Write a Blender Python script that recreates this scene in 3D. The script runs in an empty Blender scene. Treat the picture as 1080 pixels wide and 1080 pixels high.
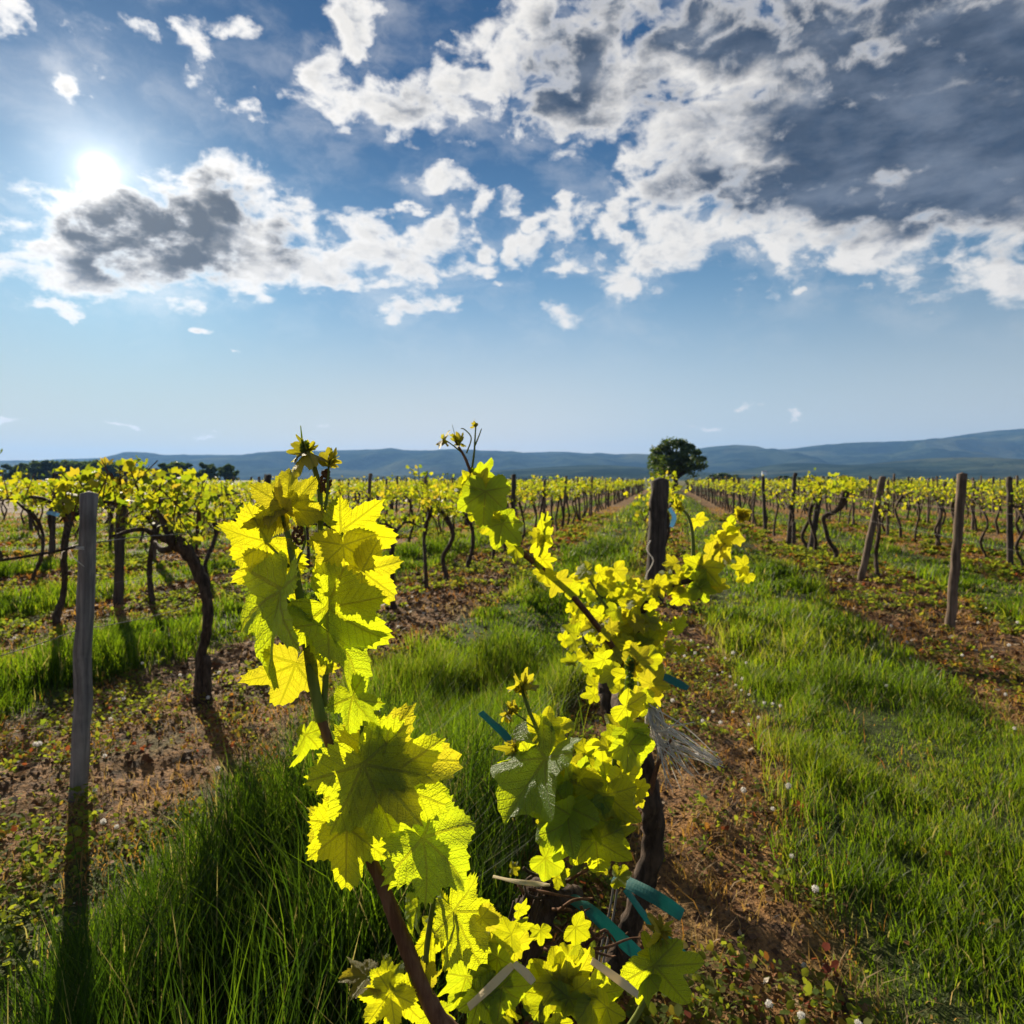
import bpy, math, random
import numpy as np
from mathutils import Vector, Matrix

# ------------------------------------------------------------------ scene, camera, light
S = bpy.context.scene
COL = S.collection
R = math.radians
rng = np.random.default_rng(7)
random.seed(7)

FOC, VX, HY, CAMH = 720.0, 540.0, 506.0, 1.5       # photo pixels: focal length, centre column, horizon row
YAW = R(12.75)                                     # rows run along +Y, camera looks this far left of them
FWD = Vector((-math.sin(YAW), math.cos(YAW), 0)); RGT = Vector((math.cos(YAW), math.sin(YAW), 0)); UP = Vector((0, 0, 1))
EYE = Vector((0, 0, CAMH))
def P(px, py, z):
    """point of the place that the photograph shows at px,py at distance z"""
    px, py, z = float(px), float(py), float(z)
    return EYE + z*(FWD + (px-VX)/FOC*RGT + (HY-py)/FOC*UP)
def G(px, py):
    p = P(px, py, FOC*CAMH/(py-HY)); p.z = 0
    return p

cam = bpy.data.cameras.new('camera'); cam_o = bpy.data.objects.new('camera', cam); COL.objects.link(cam_o)
cam.sensor_width = 36; cam.lens = 36*FOC/1080; cam.shift_y = -(540-HY)/1080
cam_o.location = EYE; cam_o.rotation_euler = (R(90), 0, YAW)
cam.clip_start = .05; cam.clip_end = 30000
cam.dof.use_dof = True; cam.dof.focus_distance = .98; cam.dof.aperture_fstop = 9
S.camera = cam_o

SUN = (FWD + (104-VX)/FOC*RGT + (HY-180)/FOC*UP).normalized()
SUN_EL = math.asin(SUN.z); SUN_ROT = math.atan2(SUN.x, SUN.y)
sl = bpy.data.lights.new('sun', 'SUN'); sl.energy = 5.0; sl.angle = R(.5); sl.color = (1, .87, .66)
so = bpy.data.objects.new('sun', sl); COL.objects.link(so); so.rotation_euler = (-SUN).to_track_quat('-Z', 'Y').to_euler()

S.view_settings.view_transform = 'Standard'; S.view_settings.look = 'None'
S.view_settings.exposure = 1.0; S.view_settings.gamma = 1
S.render.engine = 'CYCLES'
cy = S.cycles
cy.use_denoising = True; cy.max_bounces = 6; cy.diffuse_bounces = 3; cy.glossy_bounces = 2
cy.transmission_bounces = 4; cy.transparent_max_bounces = 8; cy.volume_bounces = 0
cy.caustics_reflective = False; cy.caustics_refractive = False
cy.sample_clamp_indirect = 6

class NT:
    """small helper round a node tree"""
    def __init__(s, tree): s.t = tree; s.n = tree.nodes; s.l = tree.links
    def put(s, sock, v):
        if v is None: return
        if isinstance(v, bpy.types.NodeSocket): s.l.new(v, sock)
        else: sock.default_value = v
    def m(s, op, a, b=None, c=None, clamp=False):
        x = s.n.new('ShaderNodeMath'); x.operation = op; x.use_clamp = clamp
        for i, v in enumerate((a, b, c)): s.put(x.inputs[i], v)
        return x.outputs[0]
    def vm(s, op, a, b=None, out=0):
        x = s.n.new('ShaderNodeVectorMath'); x.operation = op
        s.put(x.inputs[0], a); s.put(x.inputs[1], b)
        return x.outputs['Value' if op in ('DOT_PRODUCT', 'LENGTH') else 0]
    def sm(s, v, a, b, lo=0., hi=1.):
        x = s.n.new('ShaderNodeMapRange'); x.interpolation_type = 'SMOOTHSTEP'
        s.put(x.inputs[0], v); s.put(x.inputs[1], a); s.put(x.inputs[2], b); s.put(x.inputs[3], lo); s.put(x.inputs[4], hi)
        return x.outputs[0]
    def mix(s, f, a, b, bt='MIX'):
        x = s.n.new('ShaderNodeMix'); x.data_type = 'RGBA'; x.blend_type = bt
        for i, v in ((0, f), (6, a), (7, b)):
            if isinstance(v, tuple) and len(v) == 3: v = (*v, 1)
            s.put(x.inputs[i], v)
        return x.outputs[2]
    def noise(s, vec, scale, det=4, rough=.55, dist=0, col=False):
        x = s.n.new('ShaderNodeTexNoise'); s.put(x.inputs['Vector'], vec)
        s.put(x.inputs['Scale'], scale); s.put(x.inputs['Detail'], det); s.put(x.inputs['Roughness'], rough); s.put(x.inputs['Distortion'], dist)
        return x.outputs[1 if col else 0]
    def comb(s, x, y, z=0.):
        c = s.n.new('ShaderNodeCombineXYZ'); s.put(c.inputs[0], x); s.put(c.inputs[1], y); s.put(c.inputs[2], z)
        return c.outputs[0]
    def mapping(s, v, loc=(0, 0, 0), rot=(0, 0, 0), sc=(1, 1, 1), typ='POINT'):
        x = s.n.new('ShaderNodeMapping'); x.vector_type = typ; s.put(x.inputs[0], v)
        x.inputs[1].default_value = loc; x.inputs[2].default_value = rot; x.inputs[3].default_value = sc
        return x.outputs[0]
    def ramp(s, f, stops):
        x = s.n.new('ShaderNodeValToRGB'); s.put(x.inputs[0], f); e = x.color_ramp.elements
        while len(e) < len(stops): e.new(.5)
        for q, (p, c) in zip(e, stops): q.position = p; q.color = (*c, 1)
        return x.outputs[0]

# ------------------------------------------------------------------ sky with clouds (directions of the real sky: azimuth, elevation)
def azel(px, py):
    d = (FWD + (px-VX)/FOC*RGT + (HY-py)/FOC*UP).normalized()
    return math.atan2(d.dot(RGT), d.dot(FWD)), math.asin(d.z)
world = bpy.data.worlds.new("World"); S.world = world; world.use_nodes = True
def build_sky():
    w = NT(world.node_tree)
    bg = w.n['Background']
    sky = w.n.new('ShaderNodeTexSky'); sky.sky_type = 'NISHITA'; sky.sun_disc = False
    sky.sun_elevation = SUN_EL; sky.sun_rotation = SUN_ROT
    sky.air_density = 1.0; sky.dust_density = .3; sky.ozone_density = 2.2; sky.altitude = 300
    d = w.vm('NORMALIZE', w.n.new('ShaderNodeTexCoord').outputs['Generated'])
    az = w.m('ARCTAN2', w.vm('DOT_PRODUCT', d, tuple(RGT)), w.vm('DOT_PRODUCT', d, tuple(FWD)))
    sep = w.n.new('ShaderNodeSeparateXYZ'); w.l.new(d, sep.inputs[0])
    el = w.m('ARCSINE', sep.outputs[2])
    p = w.comb(az, el)
    # warp of the masks
    wv = w.noise(w.mapping(p, sc=(1, 1.5, 1)), 6.5, 6, .6, col=True)
    wv = w.vm('MULTIPLY', w.vm('SUBTRACT', wv, (.5, .5, .5)), (.15, .10, 0))
    pw = w.vm('ADD', p, wv)
    def blobs(lst, src):
        tot = None; src0 = src
        for i, (x, y, rx, ry, rot, k) in enumerate(lst):
            if i and i % 24 == 0:       # evaluate in batches: keeps the shader's stack small
                src = w.vm('ADD', src0, w.vm('MULTIPLY', w.comb(tot, tot), (1e-7, 1e-7, 0)))
            a, e = azel(x, y); c2 = math.cos(a)**2
            q = w.mapping(src, (a, e, 0), (0, 0, -R(rot)), (rx/FOC*c2, ry/FOC*math.cos(a), 1), 'TEXTURE')
            L = w.vm('LENGTH', q)
            v = w.m('MULTIPLY', w.sm(L, 0., 1.5, 1., 0.), k)
            tot = v if tot is None else w.m('MAXIMUM', tot, v)
        return tot
    body = blobs([
        # long cloud below the sun
        (150, 255, 135, 58, 4, 1.1), (245, 235, 110, 62, 8, 1.15), (330, 268, 115, 42, -6, 1.), (430, 268, 90, 34, -4, .95), (80, 285, 95, 32, 8, .95),
        (20, 285, 60, 26, 0, .9), (215, 200, 60, 26, 0, .8), (230, 305, 80, 14, 0, .7), (490, 250, 30, 22, 0, .7),
        (390, 250, 60, 30, 0, .95), (455, 240, 40, 20, 0, .9), (360, 290, 70, 22, 0, .85), (480, 275, 34, 18, 0, .85), (420, 225, 22, 10, 0, .7), (560, 262, 24, 14, 0, .7), (610, 270, 30, 18, 0, .8), (700, 262, 50, 26, 0, .95), (690, 215, 40, 30, 0, .95),
        (540, 260, 16, 20, 0, .8), (575, 232, 20, 12, 0, .75), (40, 320, 40, 10, 0, .75), (120, 305, 60, 14, 0, .8), (180, 215, 50, 24, 8, .9), (270, 210, 50, 24, 0, .85), (520, 300, 14, 8, 0, .6),
        (470, 228, 26, 14, 0, .9), (505, 250, 20, 16, 0, .9), (435, 215, 18, 9, 0, .85), (515, 222, 20, 12, 0, .85), (588, 222, 16, 14, 0, .85), (625, 250, 20, 14, 0, .85), (665, 250, 22, 16, 0, .9), (600, 275, 18, 10, 0, .8), (560, 240, 14, 10, 0, .8), (400, 235, 30, 14, 0, .9), (715, 230, 30, 22, 0, .9), (650, 200, 22, 16, 0, .8),
        # small ones in the middle
        (445, 322, 52, 15, -3, .9), (465, 192, 48, 17, 8, .75), (595, 332, 28, 17, 30, .7), (596, 245, 34, 32, 20, .8), (645, 232, 36, 26, -30, .9), (536, 228, 34, 16, 0, .7),
        (660, 292, 46, 26, -20, .9),
        # upper middle
        (375, 25, 46, 40, -30, .9), (345, 90, 46, 44, 20, .85), (420, 108, 90, 36, 5, .9), (500, 100, 60, 44, 0, .95), (525, 50, 46, 44, 0, .9), (560, 20, 60, 44, 0, .95),
        # large mass on the right
        (620, 80, 110, 70, -10, 1.1), (720, 170, 90, 80, 20, 1.0), (780, 60, 170, 100, 10, 1.1), (900, 140, 240, 120, -8, 1.42), (1030, 110, 210, 180, 0, 1.45),
        (960, 230, 190, 60, -12, 1.05), (850, 240, 150, 46, 8, .95), (740, 240, 70, 50, 0, .9), (1060, 285, 70, 30, 0, .9), (1000, 275, 80, 26, 0, .85), (1200, 120, 200, 200, 0, 1.2),
        (910, 312, 32, 10, -12, .8), (836, 314, 17, 7, 0, .75),
        # upper left wisps
        (60, 85, 22, 16, 30, .75), (100, 40, 40, 18, -20, .65), (155, 48, 30, 14, 25, .55), (212, 60, 30, 26, 0, .75), (225, 34, 40, 14, -10, .6), (15, 22, 26, 16, 0, .7), (95, 75, 14, 10, 0, .5),
        (255, 110, 50, 14, 20, .45), (100, -60, 120, 40, 0, .7),
        # little flat ones above the horizon
        (14, 440, 22, 6, 0, .8), (138, 446, 15, 4, 0, .72), (200, 447, 17, 4, 0, .72), (350, 449, 26, 5, 0, .6), (787, 428, 16, 6, 0, .8), (840, 438, 12, 3, 0, .6), (220, 348, 15, 7, 0, .7),
        (262, 375, 9, 4, 0, .65), (150, 357, 8, 5, 0, .6), (735, 452, 20, 3, 0, .55), (10, 372, 8, 6, 0, .6),
    ], pw)
    # generic cloud cover outside the part of the sky in the photograph
    gen = w.noise(w.mapping(p, sc=(1, 1.6, 1)), 2.3, 3, .5)
    outside = w.m('MAXIMUM', w.sm(el, .62, .8), w.sm(w.m('ABSOLUTE', az), .72, .95))
    body = w.m('MAXIMUM', body, w.m('MULTIPLY', w.m('MULTIPLY', w.sm(gen, .48, .68), outside), w.sm(el, .02, .16)))
    ps = w.mapping(p, sc=(1, 1.55, 1))
    def field(vec):
        n1 = w.noise(vec, 15, 9, .58, .3)
        return n1
    n1 = field(ps)
    a_s, e_s = azel(104, 180)
    tow = w.vm('NORMALIZE', w.vm('SUBTRACT', (a_s, e_s*1.55, 0), ps))
    n2 = field(w.vm('ADD', ps, w.vm('MULTIPLY', tow, (.016, .016, .016))))
    nf = w.noise(ps, 60, 5, .6)
    dens = w.m('ADD', w.m('MULTIPLY', body, 1.05), w.m('MULTIPLY', w.m('SUBTRACT', n1, .5), 2.75))
    dens = w.m('ADD', dens, w.m('MULTIPLY', w.m('SUBTRACT', nf, .5), .55))
    dens = w.m('SUBTRACT', dens, .41)
    sb = w.sm(body, .02, .2)
    dens = w.m('SUBTRACT', w.m('MULTIPLY', w.m('ADD', dens, .3), sb), .3)
    alpha = w.sm(dens, -.10, .52)
    veil = w.m('MULTIPLY', w.m('MULTIPLY', w.sm(w.noise(w.vm('ADD', ps, w.vm('MULTIPLY', wv, (.8, .8, 0))), 9, 8, .62), .42, .74), w.sm(el, .12, .25)), .42)
    alpha = w.m('MAXIMUM', alpha, w.m('MULTIPLY', veil, w.sm(body, -.2, .6, .35, 1.)))
    thick = w.sm(dens, .22, 1.0)
    relief = w.sm(w.m('SUBTRACT', n2, n1), -.05, .09)
    pd = w.vm('ADD', w.vm('ADD', p, w.vm('MULTIPLY', wv, (1.2, 1.2, 0))), w.vm('MULTIPLY', w.comb(dens, dens), (1e-7, 1e-7, 0)))
    dark = blobs([
        (105, 255, 58, 42, 0, 1.), (185, 250, 84, 46, 6, 1.05), (235, 210, 48, 22, 8, .95), (300, 240, 34, 22, 0, .7), (28, 285, 22, 12, 0, .5),
        (600, 75, 70, 46, 0, 1.), (690, 98, 44, 24, 0, .7), (770, 20, 170, 42, 0, 1.05), (960, 45, 200, 56, 14, 1.15), (800, 190, 140, 34, 12, .95), (950, 140, 240, 60, 12, 1.2), (900, 205, 150, 38, 8, 1.),
        (1060, 160, 130, 90, 0, 1.1), (1000, 215, 120, 40, 0, .8), (430, 108, 60, 14, 0, .4), (640, 20, 60, 30, 0, .7), (1200, 120, 160, 160, 0, 1), (860, 245, 90, 16, 8, .4), (520, 225, 120, 10, 0, .2)], pd)
    dk = w.m('ADD', w.m('MULTIPLY', dark, 1.55), w.m('MULTIPLY', w.m('SUBTRACT', w.noise(w.mapping(p, (0, 0, 0), (0, 0, R(-14)), (1, 2.2, 1)), 8, 8, .6), .5), w.sm(az, -.3, .1, 2.6, 2.3)))
    dk = w.sm(dk, .10, 1.2)
    dk = w.m('MULTIPLY', dk, w.sm(dens, .05, .75))
    soft = w.m('MULTIPLY', w.m('MULTIPLY', thick, relief), .85)
    cloud = w.mix(soft, (7.4, 7.1, 6.7), (3.4, 3.6, 4.0))
    cloud = w.mix(w.m('MULTIPLY', dk, .96), cloud, w.mix(w.sm(az, -.45, .1), (.85, .92, 1.05), w.mix(w.sm(w.noise(w.mapping(p, (0, 0, 0), (0, 0, R(-14)), (1, 2.6, 1)), 7, 8, .6), .40, .70), (.16, .35, .74), (1.15, 1.42, 1.95))))
    # clear sky: the Nishita sky, greyed by the haze low down
    base = w.mix(1., sky.outputs[0], (.58, .72, .72), 'MULTIPLY')
    base = w.mix(w.sm(el, -.04, .31, 1., .0), base, w.mix(w.sm(az, -.45, .35), (9.8, 7.0, 4.7), (5.6, 5.6, 5.5)))
    asun = w.m('ARCCOSINE', w.m('MINIMUM', w.vm('DOT_PRODUCT', d, tuple(SUN)), 1.))
    base = w.mix(w.sm(asun, .08, .75, 1., 0.), base, w.mix(1., base, (.50, .69, .82), 'MULTIPLY'))
    base = w.mix(w.sm(el, .20, .54), base, w.mix(1., base, (.26, .44, .62), 'MULTIPLY'))
    cs = w.m('EXPONENT', w.m('MULTIPLY', w.m('ARCCOSINE', w.m('MINIMUM', w.vm('DOT_PRODUCT', d, tuple(SUN)), 1.)), -1/.30))
    rim = w.m('MULTIPLY', w.m('MULTIPLY', cs, .6), w.m('SUBTRACT', 1., w.sm(dens, .25, .8)))
    cloud = w.vm('MULTIPLY', cloud, w.m('ADD', 1., rim))
    out = w.mix(alpha, base, cloud)
    # the glaring disc and its aureole
    ang = w.m('ARCCOSINE', w.m('MINIMUM', w.vm('DOT_PRODUCT', d, tuple(SUN)), 1.))
    g1 = w.m('EXPONENT', w.m('MULTIPLY', ang, -1/.034))
    g2 = w.m('EXPONENT', w.m('MULTIPLY', ang, -1/.085))
    g1 = w.m('MULTIPLY', w.m('ADD', w.m('MULTIPLY', g1, 6.2), w.m('MULTIPLY', g2, 3.3)), w.m('SUBTRACT', 1., w.m('MAXIMUM', w.m('MULTIPLY', dk, .85), w.m('MULTIPLY', alpha, .72))))
    q2 = w.m('DIVIDE', ang, .013)
    disc = w.m('MULTIPLY', w.m('EXPONENT', w.m('MULTIPLY', w.m('MULTIPLY', q2, q2), -1.)), 16.)
    g = w.m('ADD', g1, disc)
    gl = w.vm('MULTIPLY', (1., .97, .90), g)
    sc_ = w.vm('ADD', out, gl)
    w.l.new(sc_, bg.inputs[0]); bg.inputs[1].default_value = .060
build_sky()

# ------------------------------------------------------------------ mesh helpers
class MB:
    """collects vertices and faces of one mesh"""
    def __init__(s): s.v = []; s.f = []; s.n = 0; s.uv = []; s.r = []; s.mi = []
    def add(s, v, faces, uv=None, rnd=0., mi=0):
        v = np.asarray(v, float).reshape(-1, 3)
        for f in faces:
            f = np.asarray(f, np.int64)
            if len(f): s.f.append((f+s.n)); s.mi.append(np.full(len(f), mi, np.int32))
        s.v.append(v); s.n += len(v)
        s.uv.append(np.zeros((len(v), 2)) if uv is None else np.asarray(uv, float))
        s.r.append(np.broadcast_to(np.asarray(rnd, float), (len(v),)))
    def tube(s, pts, rad, n=8, rough=0., seed=0, mi=0, rnd=0., cap=True, sub=1):
        pts = np.asarray([tuple(p) for p in pts], float); rad = np.broadcast_to(np.asarray(rad, float), (len(pts),))
        if sub > 1 and len(pts) > 2: pts, rad = spline(pts, rad, sub)
        k = len(pts); t = np.gradient(pts, axis=0); t /= np.linalg.norm(t, axis=1)[:, None]+1e-9
        u = np.cross(t[0], (0.3, .9, .1)); u /= np.linalg.norm(u)+1e-9
        g = np.random.default_rng(seed); V = []
        ang = np.arange(n)*2*math.pi/n
        for i in range(k):
            u = u - t[i]*u.dot(t[i]); u /= np.linalg.norm(u)+1e-9
            w = np.cross(t[i], u)
            r = rad[i]*(1+rough*(g.random(n)-.5)*2)
            V.append(pts[i]+np.cos(ang)[:, None]*u*r[:, None]+np.sin(ang)[:, None]*w*r[:, None])
        V = np.concatenate(V); F = []
        a = np.arange(n); b = (a+1) % n
        for i in range(k-1): F.append(np.stack([i*n+a, i*n+b, (i+1)*n+b, (i+1)*n+a], 1))
        caps = []
        if cap:
            V = np.concatenate([V, pts[:1]-t[:1]*rad[0]*.2, pts[-1:]+t[-1:]*rad[-1]*.4])
            caps = [np.stack([b, a, np.full(n, k*n)], 1), np.stack([(k-1)*n+a, (k-1)*n+b, np.full(n, k*n+1)], 1)]
        along = np.repeat(np.linspace(0, 1, k), n); uv = np.zeros((len(V), 2)); uv[:k*n, 1] = along; uv[:k*n, 0] = np.tile(ang, k)
        s.add(V, [np.concatenate(F)]+caps, uv, rnd, mi)
    def build(s, name, mats, parent=None, off=(0, 0, 0), smooth=True):
        me = bpy.data.meshes.new(name)
        V = np.concatenate(s.v) - np.asarray(tuple(off), float)
        me.vertices.add(len(V)); me.vertices.foreach_set('co', V.astype(np.float32).ravel())
        cnt = np.concatenate([np.full(len(f), f.shape[1], np.int32) for f in s.f]); idx = np.concatenate([f.ravel() for f in s.f]).astype(np.int32)
        me.loops.add(len(idx)); me.loops.foreach_set('vertex_index', idx)
        st = np.concatenate([[0], np.cumsum(cnt)[:-1]]).astype(np.int32)
        me.polygons.add(len(cnt)); me.polygons.foreach_set('loop_start', st)
        me.polygons.foreach_set('material_index', np.concatenate(s.mi))
        me.polygons.foreach_set('use_smooth', np.full(len(cnt), smooth))
        uv = me.uv_layers.new(name='UVMap'); uv.data.foreach_set('uv', np.concatenate(s.uv)[idx].astype(np.float32).ravel())
        at = me.attributes.new('rnd', 'FLOAT', 'POINT'); at.data.foreach_set('value', np.concatenate(s.r).astype(np.float32))
        me.update(calc_edges=True); me.validate()
        for m in (mats if isinstance(mats, (list, tuple)) else [mats]): me.materials.append(m)
        o = bpy.data.objects.new(name, me); COL.objects.link(o)
        if parent: o.parent = parent
        return o

def spline(pts, rad, sub):
    """Catmull-Rom resampling"""
    p = np.concatenate([[2*pts[0]-pts[1]], pts, [2*pts[-1]-pts[-2]]]); o = []; r = []
    for i in range(len(pts)-1):
        a, b, c, d = p[i:i+4]
        for t in np.arange(sub)/sub:
            o.append(.5*((2*b)+(c-a)*t+(2*a-5*b+4*c-d)*t*t+(3*b-a-3*c+d)*t**3)); r.append(rad[i]*(1-t)+rad[i+1]*t)
    o.append(pts[-1]); r.append(rad[-1])
    return np.array(o), np.array(r)

def tag(o, label=None, cat=None, group=None, kind=None):
    for k, v in (('label', label), ('category', cat), ('group', group), ('kind', kind)):
        if v: o[k] = v
    return o
def empty(name, loc, label, cat, group=None):
    o = bpy.data.objects.new(name, None); COL.objects.link(o); o.location = loc; o.empty_display_size = .1
    return tag(o, label, cat, group)
def copy_thing(src, loc, rz=0, sc=(1, 1, 1), label=None, group=None):
    c = src.copy(); COL.objects.link(c); c.location = loc; c.rotation_euler = (0, 0, rz); c.scale = sc
    for ch in src.children:
        d = ch.copy(); COL.objects.link(d); d.parent = c
    if label: c['label'] = label
    if group: c['group'] = group
    return c

def _h(i, j, seed):
    n = (i*374761393 + j*668265263 + seed*974711) & 0x7fffffff
    n = ((n ^ (n >> 13))*1274126177) & 0x7fffffff
    return ((n ^ (n >> 16)) & 0xffff)/65535.
def vnoise(x, y, seed=0):
    xi = np.floor(x).astype(np.int64); yi = np.floor(y).astype(np.int64); fx = x-xi; fy = y-yi
    fx = fx*fx*(3-2*fx); fy = fy*fy*(3-2*fy)
    return (_h(xi, yi, seed)*(1-fx)+_h(xi+1, yi, seed)*fx)*(1-fy)+(_h(xi, yi+1, seed)*(1-fx)+_h(xi+1, yi+1, seed)*fx)*fy
def fbm(x, y, o=4, seed=0):
    t = 0; a = .5
    for k in range(o): t = t+a*vnoise(x*2**k, y*2**k, seed+k*17); a *= .5
    return t/(1-.5**o)

# ------------------------------------------------------------------ materials
def mat(name):
    m = bpy.data.materials.new(name); m.use_nodes = True
    return m, NT(m.node_tree), m.node_tree.nodes['Principled BSDF']
def attr(t, name='rnd'):
    a = t.n.new('ShaderNodeAttribute'); a.attribute_name = name; return a.outputs['Fac']
def translucent(t, bs, col, fac):
    tr = t.n.new('ShaderNodeBsdfTranslucent'); t.put(tr.inputs[0], col)
    mx = t.n.new('ShaderNodeMixShader'); t.put(mx.inputs[0], fac); t.l.new(bs.outputs[0], mx.inputs[1]); t.l.new(tr.outputs[0], mx.inputs[2])
    t.l.new(mx.outputs[0], t.n['Material Output'].inputs[0])
    return tr
def bump(t, bs, h, strength=.4, dist=.01):
    b = t.n.new('ShaderNodeBump'); b.inputs['Strength'].default_value = strength; b.inputs['Distance'].default_value = dist
    t.l.new(h, b.inputs['Height']); t.l.new(b.outputs[0], bs.inputs['Normal']); return b

def leaf_material():
    m, t, bs = mat('vine_leaf')
    uvn = t.n.new('ShaderNodeUVMap'); uvn.uv_map = 'UVMap'
    sp = t.n.new('ShaderNodeSeparateXYZ'); t.l.new(uvn.outputs[0], sp.inputs[0]); u, v = sp.outputs[0], sp.outputs[1]
    th = t.m('ABSOLUTE', t.m('ARCTAN2', u, v))          # 0 at the leaf tip
    r = t.m('SQRT', t.m('ADD', t.m('MULTIPLY', u, u), t.m('MULTIPLY', v, v)))
    dl = None
    for a in (0, 50, 104):
        q = t.m('ABSOLUTE', t.m('SUBTRACT', th, R(a))); dl = q if dl is None else t.m('MINIMUM', dl, q)
    pd = t.m('MULTIPLY', r, t.m('SINE', dl)); al = t.m('MULTIPLY', r, t.m('COSINE', dl))
    main = t.sm(t.m('SUBTRACT', pd, t.m('SUBTRACT', .016, t.m('MULTIPLY', al, .012))), 0., .014, 1., 0.)
    ph = t.m('FRACT', t.m('MULTIPLY', t.m('SUBTRACT', al, t.m('MULTIPLY', pd, 1.05)), 7.5))
    sec = t.sm(t.m('ABSOLUTE', t.m('SUBTRACT', ph, .5)), .04, .11, 1., 0.)
    net = t.n.new('ShaderNodeTexVoronoi'); net.feature = 'DISTANCE_TO_EDGE'; net.inputs['Scale'].default_value = 26; t.l.new(uvn.outputs[0], net.inputs['Vector'])
    cell = t.sm(net.outputs['Distance'], .0, .09, 1., 0.)
    vein = t.m('MAXIMUM', main, t.m('MULTIPLY', sec, .55)); vein = t.m('MAXIMUM', vein, t.m('MULTIPLY', cell, .10))
    rn = t.m('ADD', attr(t), t.m('MULTIPLY', t.m('SUBTRACT', t.noise(uvn.outputs[0], 2.2, 3), .5), .5))
    top = t.ramp(rn, [(0, (.075, .16, .05)), (.6, (.11, .19, .04)), (1, (.18, .15, .04))])
    top = t.mix(t.m('MULTIPLY', vein, .5), top, (.19, .25, .09))
    tr = t.ramp(rn, [(0, (.55, .68, .010)), (.5, (.80, .78, .008)), (1, (.50, .42, .02))])
    tr = t.mix(t.m('MULTIPLY', vein, .75), tr, (.34, .33, .004))
    t.l.new(top, bs.inputs['Base Color']); bs.inputs['Roughness'].default_value = .5; bs.inputs['Specular IOR Level'].default_value = .4
    bs.inputs['Sheen Weight'].default_value = .10; bs.inputs['Sheen Roughness'].default_value = .5; bs.inputs['Sheen Tint'].default_value = (.9, 1, .8, 1)
    h = t.m('ADD', t.m('MULTIPLY', t.m('MAXIMUM', main, t.m('MULTIPLY', sec, .7)), -1.), t.m('MULTIPLY', t.sm(net.outputs['Distance'], 0, .25), .6))
    bn = bump(t, bs, h, .6, .003)
    tb_ = translucent(t, bs, tr, .64); t.l.new(bn.outputs[0], tb_.inputs['Normal'])
    return m
M_LEAF = leaf_material()

def simple_leaf(name, cols, tcols, fac, rough=.55, spec=.3):
    m, t, bs = mat(name); rn = attr(t)
    t.l.new(t.ramp(rn, cols), bs.inputs['Base Color']); bs.inputs['Roughness'].default_value = rough; bs.inputs['Specular IOR Level'].default_value = spec
    translucent(t, bs, t.ramp(rn, tcols), fac)
    return m
M_FOLI = simple_leaf('row_foliage', [(0, (.06, .12, .02)), (1, (.14, .16, .03))], [(0, (.24, .36, .010)), (.45, (.46, .52, .012)), (.85, (.66, .62, .012)), (1, (.62, .46, .03))], .52)
M_GRASS = simple_leaf('grass_blades', [(0, (.016, .034, .008)), (.55, (.045, .075, .014)), (.85, (.09, .10, .026)), (1, (.24, .19, .09))],
                      [(0, (.05, .11, .005)), (.5, (.22, .36, .008)), (.85, (.44, .46, .02)), (1, (.42, .34, .14))], .5, .5, .2)
M_DRY = simple_leaf('dry_grass', [(0, (.18, .08, .025)), (.5, (.25, .14, .045)), (1, (.32, .24, .12))], [(0, (.46, .17, .02)), (.5, (.56, .32, .05)), (1, (.50, .40, .16))], .42, .6, .25)
M_WEED = simple_leaf('weed_leaves', [(0, (.05, .10, .02)), (.7, (.10, .13, .03)), (.92, (.15, .08, .03)), (1, (.20, .05, .03))],
                     [(0, (.22, .36, .02)), (.7, (.42, .46, .03)), (.92, (.42, .20, .03)), (1, (.36, .10, .03))], .45, .8, .1)
M_CROWN = simple_leaf('tree_leaves', [(0, (.026, .05, .016)), (1, (.065, .10, .028))], [(0, (.07, .13, .015)), (1, (.16, .23, .02))], .4)

def litter_mat():
    m, t, bs = mat('soil_litter'); rn = attr(t)
    t.l.new(t.ramp(rn, [(0, (.045, .03, .02)), (.35, (.11, .06, .035)), (.6, (.21, .10, .045)), (.8, (.27, .18, .10)), (1, (.45, .40, .33))]), bs.inputs['Base Color'])
    bs.inputs['Roughness'].default_value = .8; bs.inputs['Specular IOR Level'].default_value = .08
    return m
M_LITTER = litter_mat()

def bark_mat(name, c1, c2, sc, vs=.18, st=.8, dist=.01, obj=True):
    m, t, bs = mat(name)
    co = t.n.new('ShaderNodeTexCoord').outputs['Object']
    v = t.mapping(co, sc=(1, 1, vs))
    n = t.noise(v, sc, 6, .65, .4); n2 = t.noise(co, sc*.18, 3)
    c = t.mix(t.sm(n, .32, .68), c1, c2); c = t.mix(t.sm(n2, .4, .75, 0, .6), c, tuple(x*.55 for x in c1))
    t.l.new(c, bs.inputs['Base Color']); bs.inputs['Roughness'].default_value = .85; bs.inputs['Specular IOR Level'].default_value = .2
    bump(t, bs, n, st, dist)
    return m
M_BARK = bark_mat('vine_bark', (.030, .020, .014), (.115, .078, .055), 60)
M_CANE = bark_mat('vine_cane', (.095, .042, .022), (.20, .105, .06), 90, .1, .3, .002)
M_STEM = bark_mat('green_shoot', (.10, .14, .03), (.19, .22, .05), 40, .1, .15, .002)
M_POST = bark_mat('weathered_post', (.13, .115, .11), (.33, .29, .265), 38, .06, .7, .006)
M_POSTB = bark_mat('brown_post', (.075, .052, .036), (.215, .155, .115), 34, .06, .8, .007)
M_POSTD = bark_mat('dark_post', (.035, .028, .024), (.11, .085, .07), 30, .06, .9, .008)
M_TRUNK = bark_mat('tree_bark', (.03, .022, .016), (.09, .065, .05), 5)

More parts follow.
